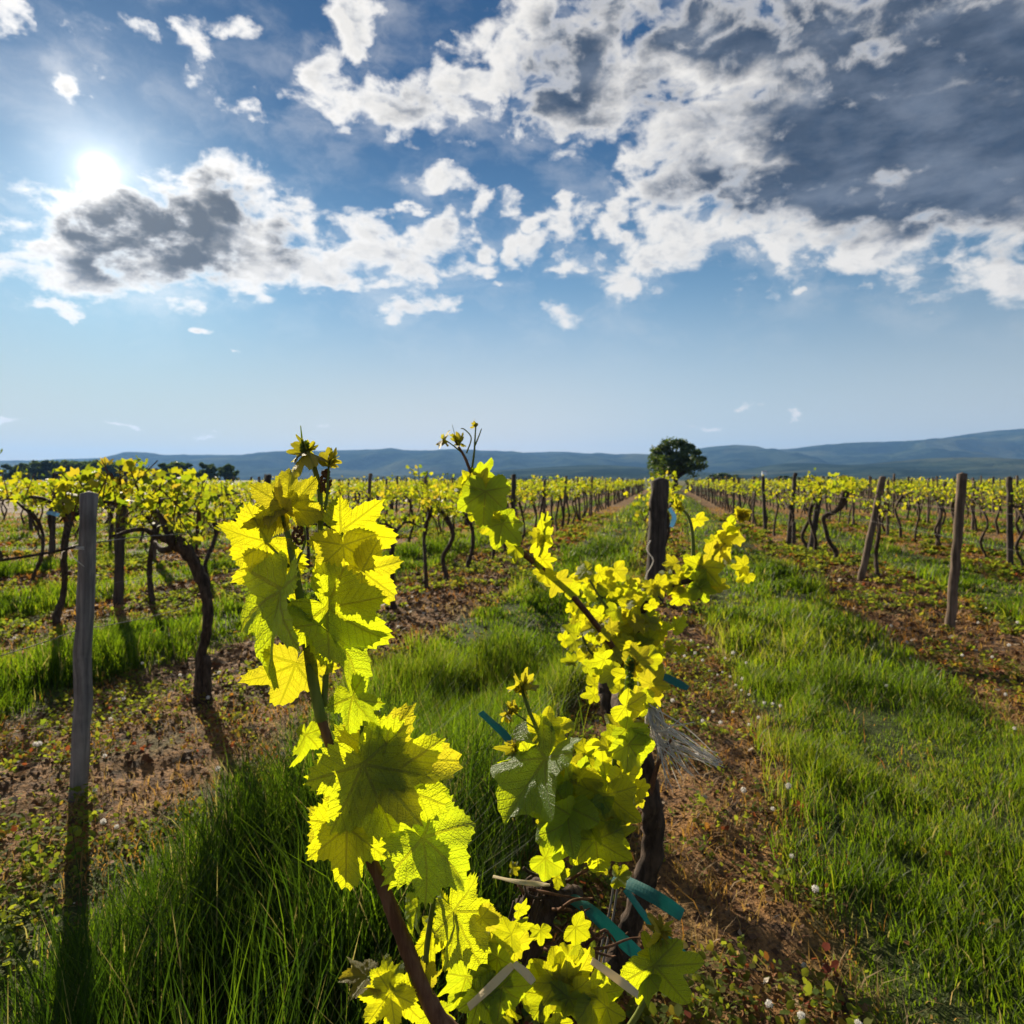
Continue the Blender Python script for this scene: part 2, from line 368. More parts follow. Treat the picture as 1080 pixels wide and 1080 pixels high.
def flat_mat(name, col, rough=.5, spec=.4, metal=0., tr=None, fac=.3, nz=None):
    m, t, bs = mat(name); bs.inputs['Roughness'].default_value = rough; bs.inputs['Specular IOR Level'].default_value = spec; bs.inputs['Metallic'].default_value = metal
    if nz:
        co = t.n.new('ShaderNodeTexCoord').outputs['UV']; n = t.noise(t.mapping(co, sc=nz), 1, 4, .6)
        c = t.mix(t.sm(n, .3, .7), tuple(x*.55 for x in col), col); t.l.new(c, bs.inputs['Base Color']); bump(t, bs, n, .4, .002)
    else: bs.inputs['Base Color'].default_value = (*col, 1)
    if tr: translucent(t, bs, (*tr, 1), fac)
    return m
M_TEAL = flat_mat('teal_plastic', (.03, .24, .22), .4, .5, 0, (.03, .42, .36), .4, (14, 2, 1))
M_CREAM = flat_mat('straw_band', (.78, .68, .46), .6, .3, 0, (.8, .68, .42), .45)
M_WIRE = flat_mat('steel_wire', (.20, .18, .17), .7, .3, .3)
M_STRING = flat_mat('white_twine', (.80, .77, .72), .7, .3, 0, (.8, .76, .7), .5)
M_BLUE = flat_mat('pale_blue_tie', (.30, .55, .75), .5, .4, 0, (.3, .55, .7), .4)
M_FLUFF = flat_mat('seed_fluff', (.78, .76, .72), .9, .1, 0, (.85, .83, .80), .62)
M_WALLW = flat_mat('white_render', (.75, .73, .70), .8)
M_ROOF = flat_mat('roof_tile', (.30, .13, .08), .8)

ROW0, SP = -.12, 2.95
def ground_mat():
    m, t, bs = mat('vineyard_ground')
    geo = t.n.new('ShaderNodeNewGeometry'); po = geo.outputs['Position']
    sp = t.n.new('ShaderNodeSeparateXYZ'); t.l.new(po, sp.inputs[0]); x, y = sp.outputs[0], sp.outputs[1]
    f = t.m('FRACT', t.m('ADD', t.m('DIVIDE', t.m('SUBTRACT', x, ROW0), SP), .5))
    dr = t.m('MULTIPLY', t.m('ABSOLUTE', t.m('SUBTRACT', f, .5)), SP)
    n0 = t.noise(t.mapping(po, sc=(1, .45, 1)), 1.5, 5, .6); n1 = t.noise(po, 7, 5, .65); n2 = t.noise(po, 45, 4, .65); n3 = t.noise(po, .09, 3)
    edge = t.m('ADD', t.m('ADD', dr, t.m('MULTIPLY', t.m('SUBTRACT', n0, .5), .5)), t.m('MULTIPLY', t.m('SUBTRACT', n1, .5), .3))
    xr = t.m('SUBTRACT', x, ROW0)
    mid = t.m('LESS_THAN', t.m('ABSOLUTE', xr), SP/2)
    edge = t.m('ADD', edge, t.m('ADD', t.m('MULTIPLY', mid, t.m('ADD', .24, t.m('MULTIPLY', t.m('LESS_THAN', xr, 0), .18))), -.08))
    gr = t.sm(edge, .62, .92)
    soil = t.ramp(n1, [(.30, (.045, .030, .020)), (.42, (.15, .085, .044)), (.51, (.36, .19, .070)), (.61, (.32, .175, .075)), (.75, (.31, .25, .175))])
    soil = t.mix(t.sm(n0, .5, .66, 0, .75), soil, (.085, .095, .028))
    soil = t.mix(t.sm(n2, .35, .62, .6, 0), soil, (.03, .021, .015))
    gc = t.mix(t.sm(n1, .35, .65), (.026, .04, .012), (.06, .08, .02))
    gc = t.mix(t.sm(n2, .4, .7, 0, .5), gc, (.11, .125, .035))
    gc = t.mix(t.sm(n3, .45, .62, 0, .35), gc, (.13, .12, .04))
    c = t.mix(gr, soil, gc)
    # ploughed land left of the vineyard and plain fields past its end
    pl = t.m('MULTIPLY', t.sm(x, -28.2, -27.4, 1, 0), t.sm(y, 12, 14))
    c = t.mix(pl, c, t.mix(t.sm(n0, .35, .65), (.10, .062, .04), (.155, .10, .065)))
    far = t.sm(y, 101, 106)
    c = t.mix(far, c, t.mix(t.sm(t.noise(t.mapping(po, sc=(1, .3, 1)), .012, 3), .42, .58), (.06, .085, .025), (.13, .115, .05)))
    t.l.new(c, bs.inputs['Base Color']); bs.inputs['Roughness'].default_value = .9; bs.inputs['Specular IOR Level'].default_value = .15
    bump(t, bs, t.m('ADD', n2, t.m('MULTIPLY', n1, 1.4)), .9, .03)
    return m
M_GROUND = ground_mat()
def hill_mat(name, c1, c2):
    m, t, bs = mat(name)
    po = t.n.new('ShaderNodeNewGeometry').outputs['Position']
    n = t.noise(t.mapping(po, sc=(1, 1, 3)), .004, 7, .66); n2 = t.noise(po, .0011, 4, .55)
    c = t.mix(t.sm(n, .44, .60), c1, c2); c = t.mix(t.sm(n2, .52, .60, 0, .7), c, (.11, .12, .065))
    t.l.new(c, bs.inputs['Base Color']); bs.inputs['Roughness'].default_value = 1; bs.inputs['Specular IOR Level'].default_value = 0
    bump(t, bs, n, 1, 60)
    return m
M_HILL = hill_mat('wooded_hill', (.014, .026, .012), (.05, .07, .04))

# ------------------------------------------------------------------ ground
def row_dist(x):
    k = np.round((x-ROW0)/SP); return np.abs(x-ROW0-k*SP), k
def gz(x, y):
    d, k = row_dist(x)
    r = np.hypot(x, y); fade = np.clip((16-r)/10, 0, 1)
    bare = np.clip((1.15-d)/.4, .15, 1)
    z = .05*(fbm(x*1.3, y*.9, 3, 3)-.5) + .085*(fbm(x*5, y*5, 3, 9)-.5)*bare + .035*(np.abs(fbm(x*14, y*14, 2, 19)-.5)-.15)*bare
    z = z+.05*np.exp(-(d/.45)**2)
    return z*fade
def axis(lo, hi, st, far, k=1.13):
    a = list(np.arange(lo, hi+st, st)); s = st
    while a[-1] < far: s *= k; a.append(a[-1]+s)
    s = st; b = [lo]
    while b[-1] > -far: s *= k; b.append(b[-1]-s)
    return np.array(b[:0:-1]+a)
gx = axis(-4.5, 4.5, .035, 9000); gy = axis(-.3, 9, .035, 9000)
X, Y = np.meshgrid(gx, gy); Z = gz(X, Y)
nx, ny = len(gx), len(gy); ii = (np.arange(ny-1)[:, None]*nx+np.arange(nx-1)).ravel()
g = MB(); g.add(np.stack([X, Y, Z], -1), [np.stack([ii, ii+1, ii+nx+1, ii+nx], 1)])
tag(g.build('ground', M_GROUND), kind='structure')

# ------------------------------------------------------------------ hills
def hill(name, prof, z0, zc, zb, seed, rough):
    """a ridge whose crest at distance zc shows the outline prof; slopes fall to the plain at z0 in front and zb behind"""
    px = np.arange(-900, 2000, 4.); py = np.interp(px, [p[0] for p in prof], [p[1] for p in prof])
    py = np.convolve(np.pad(py, 6, 'edge'), np.ones(13)/13, 'valid')
    hc = (HY-py)/FOC*zc
    ts = np.concatenate([np.linspace(0, 1, 40), np.linspace(1.05, 2, 12)])
    V = []
    for t in ts:
        z = z0+(zc-z0)*t if t <= 1 else zc+(zb-zc)*(t-1)
        lat = (px-VX)/FOC*zc
        s = t if t <= 1 else 2-t
        shape = s*s*(3-2*s)
        spur = (fbm(lat/(420.), np.full_like(lat, z/650.), 5, seed)-.5)*rough*math.sin(math.pi*min(s, 1))
        h = hc*np.clip(shape+spur, 0, .985 if t != 1 else 1) + (fbm(lat/60, np.full_like(lat, z/60), 3, seed+5)-.5)*hc*.03
        h = h-(2 if s < .02 else 0)
        p = np.array(EYE)[None]+z*np.array(FWD)[None]+lat[:, None]*np.array(RGT)[None]; p[:, 2] = h+ (CAMH if s > .9 else 0)
        V.append(p)
    V = np.stack(V); r, c, _ = V.shape; i = (np.arange(r-1)[:, None]*c+np.arange(c-1)).ravel()
    b = MB(); b.add(V, [np.stack([i, i+1, i+c+1, i+c], 1)])
    tag(b.build(name, M_HILL), kind='structure')
hill('far_hills', [(-900, 494), (-300, 490), (0, 489), (100, 484), (150, 481.5), (185, 480), (290, 480.5), (345, 478.5), (385, 476), (420, 474.5), (450, 475.5), (470, 474.5), (500, 474), (540, 478.5), (585, 475.5), (620, 478),
     (655, 482), (690, 481), (735, 473), (766, 468.5), (790, 472), (815, 476), (840, 472.5), (865, 469), (900, 467), (950, 466), (968, 467), (1000, 461), (1040, 455), (1080, 452), (1200, 444), (1400, 455), (2000, 470)], 3000, 5200, 7500, 3, .85)
hill('near_hills', [(-900, 506), (300, 506), (420, 502), (520, 497), (600, 491), (640, 490), (700, 495), (760, 500), (790, 495), (815, 490), (835, 487.5), (855, 488), (885, 491.5), (920, 489), (955, 485.5), (985, 482.5), (1020, 483),
     (1060, 487), (1120, 488), (1300, 478), (2000, 480)], 1500, 2800, 3800, 8, .7)

# ------------------------------------------------------------------ haze
def haze():
    b = MB(); x0, x1, y0, y1, a, c = -9500, 9500, -9500, 9500, -3., 480.
    v = [(x, y, z) for z in (a, c) for y in (y0, y1) for x in (x0, x1)]
    b.add(v, [[(0, 2, 3, 1), (4, 5, 7, 6), (0, 1, 5, 4), (2, 6, 7, 3), (0, 4, 6, 2), (1, 3, 7, 5)]])
    m = bpy.data.materials.new('air'); m.use_nodes = True; t = NT(m.node_tree)
    t.n.remove(t.n['Principled BSDF'])
    pv = t.n.new('ShaderNodeVolumePrincipled'); pv.inputs['Color'].default_value = (.22, .48, 1, 1); pv.inputs['Density'].default_value = 8.5e-5; pv.inputs['Anisotropy'].default_value = .2
    t.l.new(pv.outputs[0], t.n['Material Output'].inputs['Volume'])
    tag(b.build('haze', m, smooth=False), kind='stuff')
haze()

# ------------------------------------------------------------------ trees
def tree_proto(name, label, cat, h, rx, ch, nleaf, ls, seed, trunk_h, group=None, clumps=26, tr=.25):
    g = np.random.default_rng(seed)
    root = empty(name, (0, 0, -.2), label, cat, group)
    t = MB()
    t.tube([(0, 0, 0), (.1*tr, .05, trunk_h*.5), (.05, -.1*tr, trunk_h), (0, 0, trunk_h+ch*.35)], [tr*1.3, tr, tr*.8, tr*.35], 9, .12, seed, sub=3)
    cl = []
    for k in range(clumps):
        a = g.random()*6.283; u = g.random()**.5; e = g.random()
        cz = trunk_h*.92+ch*(.12+.78*e); w = math.sin(math.pi*min(1, .22+.72*e))**.7
        c = np.array([math.cos(a)*rx*.82*u*w, math.sin(a)*rx*.82*u*w, cz]); cl.append((c, rx*(.10+.17*g.random())))
        if k % 2 == 0: t.tube([(0, 0, trunk_h*(.75+.3*g.random())), c*.5+np.array([0, 0, trunk_h*.55]), c], [tr*.45, tr*.25, tr*.07], 6, .1, k, sub=2)
    f = MB(); per = nleaf//clumps
    for c, r in cl:
        d = g.normal(size=(per, 3)); d /= np.linalg.norm(d, axis=1)[:, None]
        p = c+d*(r*g.random((per, 1))**.45)*np.array([1.1, 1.1, .75])
        scatter_cards(f, p, ls*(.6+.8*g.random(per)), g, g.random(per))
    t.build('trunk', M_TRUNK, root); f.build('crown', M_CROWN, root)
    return root
def scatter_cards(f, p, s, g, rnd):
    n = len(p); a = g.normal(size=(n, 3)); a /= np.linalg.norm(a, axis=1)[:, None]
    b = np.cross(a, g.normal(size=(n, 3))); b /= np.linalg.norm(b, axis=1)[:, None]
    s = s[:, None]
    V = np.stack([p-a*s, p+b*s*.55, p+a*s, p-b*s*.55], 1).reshape(-1, 3)
    f.add(V, [np.arange(4*n).reshape(-1, 4)], None, np.repeat(rnd, 4))
z_t = 96.; tp = P(712, 506, z_t); tp.z = -.2
lone = tree_proto('round_tree', 'lone dark green round-crowned tree standing at the end of the vine rows', 'tree', 7, 4.3, 5.6, 7000, .19, 5, 2.0, clumps=85, tr=.34)
lone.location = tp; lone.scale = (1.14, 1.14, 1.03)
bush = tree_proto('distant_tree', 'dark rounded tree low on the skyline', 'tree', 9, 5.6, 8.2, 3000, .55, 11, 1.2, clumps=22)
wide = tree_proto('distant_tree', 'dark rounded tree low on the skyline', 'tree', 9, 7.5, 7., 3600, .6, 12, 1.2, clumps=28)
tl = [(8, 489, 300, 0), (19, 488, 300, 0), (37, 486, 330, 1), (47, 485, 325, 0), (57, 486, 330, 1), (68, 485.5, 335, 1), (79, 486, 330, 0), (90, 486.5, 330, 1), (101, 485.5, 325, 1), (113, 486, 330, 0), (124, 487, 330, 1), (137, 488, 330, 1),
      (172, 488, 260, 0), (184, 487, 262, 1), (196, 488, 260, 0), (216, 487.5, 260, 0), (222, 489, 264, 0), (238, 489, 250, 0), (244, 490, 252, 0),
      (751, 500, 300, 0), (763, 498.5, 300, 1), (775, 500, 300, 0), (796, 502, 280, 0), (822, 501.5, 270, 0), (830, 501, 270, 0), (848, 501.5, 280, 0), (864, 501.5, 280, 0), (872, 502, 280, 0), (893, 502, 280, 0)]
grove_l = 'dark tree of the low wood on the left skyline, one of a close line'
pair_l = 'dark rounded tree of the small clump left of the tall leafy shoot'
far_r = 'dark low tree on the plain below the hills, right of the lone round tree'
used_t = {0: False, 1: False}
for (px, ytop, z, k) in tl:
    src = (bush, wide)[k]; p = P(px, HY, z); hh = CAMH+(HY-ytop)/FOC*z
    hh = max(hh, 2.5); p.z = -.2
    s = hh/(9.0 if k == 0 else 7.9); sw = s if z > 290 or px < 400 else s*1.15
    lab, gp = (grove_l, 'trees of the wood on the left') if px < 150 else (pair_l, 'trees of the left clump') if px < 400 else (far_r, 'low trees on the plain at the right')
    if px > 400: sw *= 1.5
    o = src
    if used_t[k]: o = copy_thing(src, p, random.random()*6, (sw, sw, s))
    else: o.location = p; o.scale = (sw, sw, s)
    used_t[k] = True; o['label'] = lab; o['group'] = gp
# small white farmhouse on the near hill foot
def farmhouse(px, py, z, w):
    p = P(px, py, z); h = empty('farmhouse', p, 'tiny white farmhouse on the dark wooded slope right of the lone tree', 'house')
    b = MB(); a, d, t = w, w*.6, w*.45
    v = [(-a, -d, -8), (a, -d, -8), (a, d, -8), (-a, d, -8), (-a, -d, t), (a, -d, t), (a, d, t), (-a, d, t), (-a, 0, t*1.6), (a, 0, t*1.6)]
    b.add(v, [[(0, 1, 5, 4), (1, 2, 6, 5), (2, 3, 7, 6), (3, 0, 4, 7)], [(4, 7, 8), (6, 5, 9)]]); b.build('wall', M_WALLW, h, smooth=False)
    r = MB(); o = .4
    r.add([(-a-o, -d-o, t-.1), (a+o, -d-o, t-.1), (a+o, 0, t*1.6+.25), (-a-o, 0, t*1.6+.25), (a+o, d+o, t-.1), (-a-o, d+o, t-.1)], [[(0, 1, 2, 3), (3, 2, 4, 5)]]); r.build('roof', M_ROOF, h, smooth=False)
farmhouse(806, 498.5, 2050, 7)

# ------------------------------------------------------------------ vineyard rows
def leaf5(g, n, p, size, face, spread, f, mi=0):
    """n lobed leaves (fans of 8) at p, faces turned roughly along face"""
    ang = np.radians([-178, -120, -85, -50, -25, 0, 25, 50, 85, 120, 178]); rad = np.array([.12, .52, .62, .85, .6, 1, .6, .85, .62, .52, .12])
    k = len(ang)
    N = np.asarray(face)+g.normal(size=(n, 3))*spread; N /= np.linalg.norm(N, axis=1)[:, None]
    T = np.array([0, 0, -.7])+g.normal(size=(n, 3))*.6; T -= N*(T*N).sum(1)[:, None]; T /= np.linalg.norm(T, axis=1)[:, None]
    B = np.cross(T, N); s = np.asarray(size)[:, None, None]
    x = np.sin(ang)*rad; y = np.cos(ang)*rad; z = -.28*(x*x+y*y)+.25*np.abs(x)*(g.random((n, 1))-.2)
    V = p[:, None]+s*(x[None, :, None]*B[:, None]+y[None, :, None]*T[:, None]+z[..., None]*N[:, None])
    V = np.concatenate([p[:, None], V], 1).reshape(-1, 3)
    base = (np.arange(n)*(k+1))[:, None]; j = np.arange(1, k)
    F = np.stack([np.broadcast_to(base, (n, k-1)), base+j, base+j+1], -1).reshape(-1, 3)
    f.add(V, [F], None, np.repeat(g.random(n), k+1), mi)

FACE = np.array([-SUN.x*.6, -SUN.y*.6, .25])
def vine_parts(seed, lod, dense=1., lean=0.):
    """trunk and foliage of one trained vine, row along Y, base at the origin"""
    g = np.random.default_rng(seed); t = MB(); f = MB()
    q = lambda s: (g.random()-.5)*2*s
    hd = .98+q(.08); n = 9 if lod == 0 else 5
    top = np.array([q(.05)+lean, q(.12), hd])
    b = [(0, 0, -.06), (q(.03), q(.03), .08), (q(.09)+lean*.3, q(.12), .35+q(.05)), (q(.10)+lean*.7, q(.16), .68+q(.06)), tuple(top)]
    rr = .021+g.random()*.014
    t.tube(b, [rr*1.7, rr*1.2, rr, rr*.95, rr*1.35], n, .28 if lod == 0 else .1, seed, sub=5 if lod == 0 else 2)
    shoots = []
    for sgn in (-1, 1):
        L = .45+.25*g.random(); e = top+np.array([q(.06), sgn*L, .05+q(.1)]); mid = top+np.array([q(.05), sgn*L*.45, .10+q(.05)])
        t.tube([top-np.array([0, 0, .04]), mid, e], [rr*.9, rr*.6, rr*.3], max(5, n-2), .25, seed+3, sub=4 if lod == 0 else 2)
        for k in range(5 if lod < 2 else 3):
            a = .12+.88*k/4.; base = top*(1-a)+e*a if a > .5 else top*(1-2*a)+mid*2*a
            shoots.append((base, base+np.array([q(.20), q(.16)+sgn*.05, .16+g.random()*.34*dense])))
    if g.random() < .5:   # old cane stub that hangs
        t.tube([top, top+np.array([q(.1), q(.2), -.12]), top+np.array([q(.12), q(.4), -.3])], [rr*.6, .009, .006], 5, .2, seed, sub=2)
    for a, c in shoots:
        if lod == 0: t.tube([a, (a+c)/2+np.array([q(.03), q(.03), 0]), c], [.006, .0045, .003], 5, 0, 0, mi=1)
        m = int((19, 11, 6)[lod]*dense)+1; u = g.random(m)[:, None]
        p = a*(1-u)+c*u+g.normal(size=(m, 3))*np.array([.065, .075, .05])
        leaf5(g, m, p, (.043, .056, .08)[lod]*(.55+.75*g.random(m)), FACE, .75, f)
    return t, f
G_VINE = 'grapevines in the rows'
G_POST = 'vineyard posts in the rows'
def vine_thing(seed, lod, loc, label, dense=1., lean=0., group=G_VINE):
    t, f = vine_parts(seed, lod, dense, lean)
    r = empty('grapevine', loc, label, 'grapevine', group)
    t.build('trunk', [M_BARK, M_CANE], r); f.build('foliage', M_FOLI, r)
    return r
def post_mesh(h, r, seed, lod=0, taper=.92, sq=False):
    b = MB(); k = 14 if lod == 0 else 5; g = np.random.default_rng(seed)
    zs = np.linspace(-.15, h, k); pts = [(g.normal()*.004, g.normal()*.004, z) for z in zs]
    rad = np.linspace(r, r*taper, k)*(1+g.normal(size=k)*.02)
    b.tube(pts, rad, 12 if lod == 0 else 6, .07, seed); return b

VINE_FAR = 'dark-trunked grapevine in young yellow-green leaf, one of the many alike along the vineyard rows'
POST_FAR = 'grey wooden stake among the vines, one of the many alike along the vineyard rows'
protos = {l: [vine_thing(100*l+s, l, (0, 0, 0), VINE_FAR, (.45, .7, .95, .6, .85, 1.1)[s]) for s in range(6)] for l in (0, 1)}
pp = [tag(post_mesh(1.52+.06*s, .036+.008*(s % 2), s, 0).build('vineyard_post', (M_POSTB, M_POSTD)[s % 2]), POST_FAR, 'post', G_POST) for s in range(3)]
used = set()
def put(src, loc, rz=0, sc=(1, 1, 1), tilt=(0, 0), label=None):
    if src.name not in used: used.add(src.name); o = src; o.location = loc; o.rotation_euler = (0, 0, rz); o.scale = sc
    else: o = copy_thing(src, loc, rz, sc)
    o.rotation_euler = (tilt[0], tilt[1], rz)
    if label: o['label'] = label
    return o
def in_view(x, y, margin=60):
    d = Vector((x, y, 0)); z = d.dot(FWD)
    if z < .5: return None
    px = VX+FOC*d.dot(RGT)/z
    return (z, px) if -margin < px < 1080+margin else None

# posts and vines seen near, each where the photograph has it
def base(px, py): p = G(px, py); p.z = float(gz(np.array(p.x), np.array(p.y))) ; return p
def post(px, py, ptop, ytop, r, m, label, seed, taper=.95, name='vineyard_post'):
    p = base(px, py); z = (p-EYE).dot(FWD); top = P(ptop, ytop, z); d = top-p
    b = post_mesh(d.z, r, seed, 0, taper); V = b.v[0]
    h = V[:, 2]/d.z; V[:, 0] += d.x*h; V[:, 1] += d.y*h
    return tag(b.build(name, m), label, 'post'), p
post_o, pl_p = post(82, 850, 95, 521, .038, M_POST, 'weathered grey wooden post standing nearest at the left, wires tied round it', 31)
post_o.location = pl_p
specials = [(125, 642, 128, 505, .055, M_POSTD, 'dark thick post just right of the nearest left post, in the row behind it'),
            (1002, 671, 1015, 500, .043, M_POSTB, 'tall grey-brown post standing alone nearest at the right'),
            (908, 614, 931, 503, .050, M_POSTB, 'strongly leaning grey post, second from the right edge of the grass lane'),
            (855, 582, 867, 503, .062, M_POSTD, 'slightly leaning dark post behind the strongly leaning one'),
            (833, 568, 838, 507, .055, M_POSTD, 'thin dark post beside the short stub stake'),
            (690, 641, 696, 507, .112, M_POSTD, 'very thick dark old post at the row centre, below the lone tree')]
for i, s in enumerate(specials):
    o, p = post(*s, seed=40+i); o.location = p
o, p = post(837, 575, 837.5, 551, .045, M_POSTD, 'short stub of a stake beside the lane on the right', 60); o.location = p
taken = [tuple(base(s[0], s[1])[:2]) for s in specials]+[tuple(pl_p[:2])]

NEARV = [(213, 748, 1, 'old thick-trunked grapevine right of the nearest left post, its trunk bent over at the top'),
         (160, 640, 2, 'dark straight-trunked grapevine behind the nearest left post'),
         (470, 616, 3, 'dark grapevine with its straight trunk just right of the tall leafy shoot'),
         (492, 603, 4, 'dark grapevine with a forked trunk, behind the arching spray of leaves'),
         (882, 592, 5, 'grapevine with a sharply kinked bare trunk at the right, between two posts'),
         (926, 610, 6, 'dark grapevine growing against the strongly leaning post'),
         (850, 580, 7, 'dark grapevine against the slightly leaning dark post')]
def bent_vine():
    px, py, s, lab = NEARV[0]; p = base(px, py); z = (p-EYE).dot(FWD); r = empty('grapevine', p, lab, 'grapevine')
    q = lambda x, y, dz=0: np.array(P(x, y, z+dz)-p)
    t = MB()
    t.tube([q(214, 752), q(211, 725), q(213, 690, .03), q(219, 655), q(216, 622), q(207, 597), q(196, 580, -.03), q(182, 570, -.05)], [.054, .038, .031, .030, .033, .038, .044, .046], 12, .25, 3, sub=5)
    t.tube([q(217, 750, -.03), q(219, 722, -.03), q(218, 692, -.01)], [.03, .026, .02], 8, .25, 4, sub=4)
    t.tube([q(186, 571, -.05), q(168, 566, -.1), q(148, 558, -.25), q(118, 566, -.4)], [.040, .018, .013, .008], 8, .3, 5, sub=4)
    t.tube([q(190, 574, -.05), q(172, 580, .1), q(163, 572, .2)], [.03, .02, .012], 8, .3, 6, sub=4)
    t.tube([q(182, 570, -.05), q(170, 545, .0), q(160, 530, .3), q(215, 525, .9), q(250, 520, 1.4)], [.03, .02, .017, .012, .01], 8, .2, 7, sub=4)
    g = np.random.default_rng(5); f = MB()
    for (cx, cy, rx, ry, n, dz) in ((170, 520, 50, 28, 150, .1), (95, 515, 36, 20, 90, -.3), (130, 500, 40, 18, 80, -.2), (215, 530, 40, 28, 120, .7), (195, 558, 26, 16, 40, 0), (70, 530, 14, 20, 30, -.4)):
        a = g.random(n)*6.283; u = g.random(n)**.5
        pts = np.array([q(cx+rx*u[i]*math.cos(a[i]), cy+ry*u[i]*math.sin(a[i]), dz+g.normal()*.12) for i in range(n)])
        leaf5(g, n, pts, .045*(.5+.8*g.random(n)), FACE, .7, f)
        for k in range(6):
            c = q(cx+g.normal()*rx*.5, cy-ry*.8, dz); t.tube([q(cx+g.normal()*rx*.4, cy+ry, dz), c], [.006, .003], 5, 0, 0, mi=1)
    t.build('trunk', [M_BARK, M_CANE], r); f.build('foliage', M_FOLI, r); taken.append(tuple(p[:2]))
bent_vine()
def kink_vine():
    px, py, s, lab = NEARV[4]; p = base(px, py); z = (p-EYE).dot(FWD); r = empty('grapevine', p, lab, 'grapevine')
    q = lambda x, y, dz=0: np.array(P(x, y, z+dz)-p)
    t = MB()
    t.tube([q(880, 595), q(882, 583), q(874, 570), q(870, 555), q(869, 545), q(880, 540), q(888, 532), q(891, 522), q(892, 516)], [.05, .04, .036, .036, .04, .045, .06, .075, .06], 8, .2, 3, sub=4)
    g = np.random.default_rng(8); f = MB(); n = 150
    pts = np.array([q(888+g.normal()*14, 511+g.normal()*5, g.normal()*.4) for i in range(n)])
    leaf5(g, n, pts, .07*(.6+.7*g.random(n)), FACE, .7, f)
    t.build('trunk', [M_BARK, M_CANE], r); f.build('foliage', M_FOLI, r); taken.append(tuple(p[:2]))
kink_vine()
for px, py, s, lab in (NEARV[1], NEARV[2], NEARV[3], NEARV[5], NEARV[6]):
    p = base(px, py); vine_thing(500+s, 0, p, lab, .55 if px > 800 else 1.1, group=None); taken.append(tuple(p[:2]))

cand_v, cand_p = [], []
rr = random.Random(3)
for k in range(-9, 17):
    x0 = ROW0+k*SP
    ph = rr.random()*1.2
    y = {0: 8.9, -1: 5.9, 1: 10.9}.get(k, 1.+ph)
    while y < 99:
        x = x0+rr.gauss(0, .05)
        skip = rr.random() < (.22 if k >= 1 else .08) or any((x-a)**2+(y-b)**2 < .5**2 for a, b in taken)
        if k == 1 and y < 13: skip = True
        iv = in_view(x, y)
        if iv and not skip: cand_v.append((iv[0], x, y, k))
        y += 1.22+rr.gauss(0, .06)
    y = {0: 8.9+3.4, -1: 13.5, 1: 17.0}.get(k, .8+rr.random()*3.5)
    while y < 99:
        iv = in_view(x0, y)
        if iv and not any((x0-a)**2+(y-b)**2 < 1.2**2 for a, b in taken): cand_p.append((iv[0], x0+rr.gauss(0, .05), y, k))
        y += 3.55+rr.gauss(0, .1)
cand_v.sort(); cand_p.sort()
for i, (z, x, y, k) in enumerate(cand_v[:290]):
    src = protos[0 if z < 16 else 1][rr.choice((0, 0, 1, 3, 3, 4)) if k >= 1 else rr.randrange(6)]
    s = .94+.14*rr.random()
    put(src, (x, y, float(gz(np.array(x), np.array(y)))), rr.choice((0, math.pi))+rr.gauss(0, .15), (s, s, s))
for i, (z, x, y, k) in enumerate(cand_p[:290]):
    src = pp[rr.randrange(3)]
    put(src, (x, y, -.02), rr.random()*6, (1.15, 1.15, .97+.1*rr.random()), (rr.gauss(0, .035), rr.gauss(0, .045)))
# everything farther off, too many to count
def far_rows():
    b = MB(); var = [vine_parts(900+s, 2, .95) for s in range(8)]
    for (z, x, y, k) in cand_v[290:]:
        t, f = var[rr.randrange(8)]; s = .95+.15*rr.random(); fl = rr.choice((-1, 1))
        for src, mi in ((t, 0), (f, 1)):
            for vv, r_ in zip(src.v, src.r): pass
            V = np.concatenate(src.v)*np.array([fl*s, fl*s, s])+np.array([x, y, 0])
            b.add(V, [], None, np.concatenate(src.r))
            for F in src.f: b.f.append(F+b.n-len(V)); b.mi.append(np.full(len(F), mi, np.int32))
    for (z, x, y, k) in cand_p[290:]:
        b.tube([(x, y, -.1), (x+rr.gauss(0, .05), y, 1.55+rr.random()*.1)], [.05, .045], 5, 0, 0)
    tag(b.build('distant_vineyard', [M_BARK, M_FOLI]), 'far part of the vineyard where the rows run together below the hills', 'vineyard', kind='stuff')
far_rows()

# trellis wires
def wire(pts, r, label, m=M_WIRE, name='trellis_wire', cat='wire', group=None, seed=0, sub=4):
    b = MB(); p0 = np.array([tuple(p) for p in pts], float); b.tube(p0-p0[0], r, 5, 0, seed, sub=sub)
    o = tag(b.build(name, m), label, cat, group); o.location = p0[0]; return o
side = {-2: 'second row to the left', -1: 'first row to the left', 1: 'first row to the right', 2: 'second row to the right'}
for k, nm in side.items():
    x = ROW0+k*SP
    y0 = 6.0 if k == 1 else 3.1 if k == -1 else 1.
    for h, w in ((1.22, 'upper'), (.92, 'middle')):
        pts = [(x+.03, y, h+.015*math.sin(y*1.7+h)) for y in np.arange(y0, 60, 3.5)]
        wire(pts, .0010, f'{w} steel trellis wire of the {nm}', sub=2)
wl = P(95, 575, 3.14)
wire([P(-60, 600, 2.6), P(0, 591, 2.85), P(45, 584, 3.0), P(84, 576, 3.11)], .006, 'thick dark wire running from the left edge to the nearest left post', M_BARK)
wire([P(102, 572, 3.2), P(150, 566, 3.7), P(196, 563, 4.4)], .003, 'pale wire from the nearest left post to the bent old vine')
wire([P(0, 692, 2.8), P(50, 676, 3.0), P(84, 664, 3.12), P(110, 660, 3.4), P(160, 650, 4.0), P(200, 640, 4.6)], .002, 'slack thin wire crossing low behind the nearest left post')
b = MB(); c0 = P(88.5, 575, 3.14)
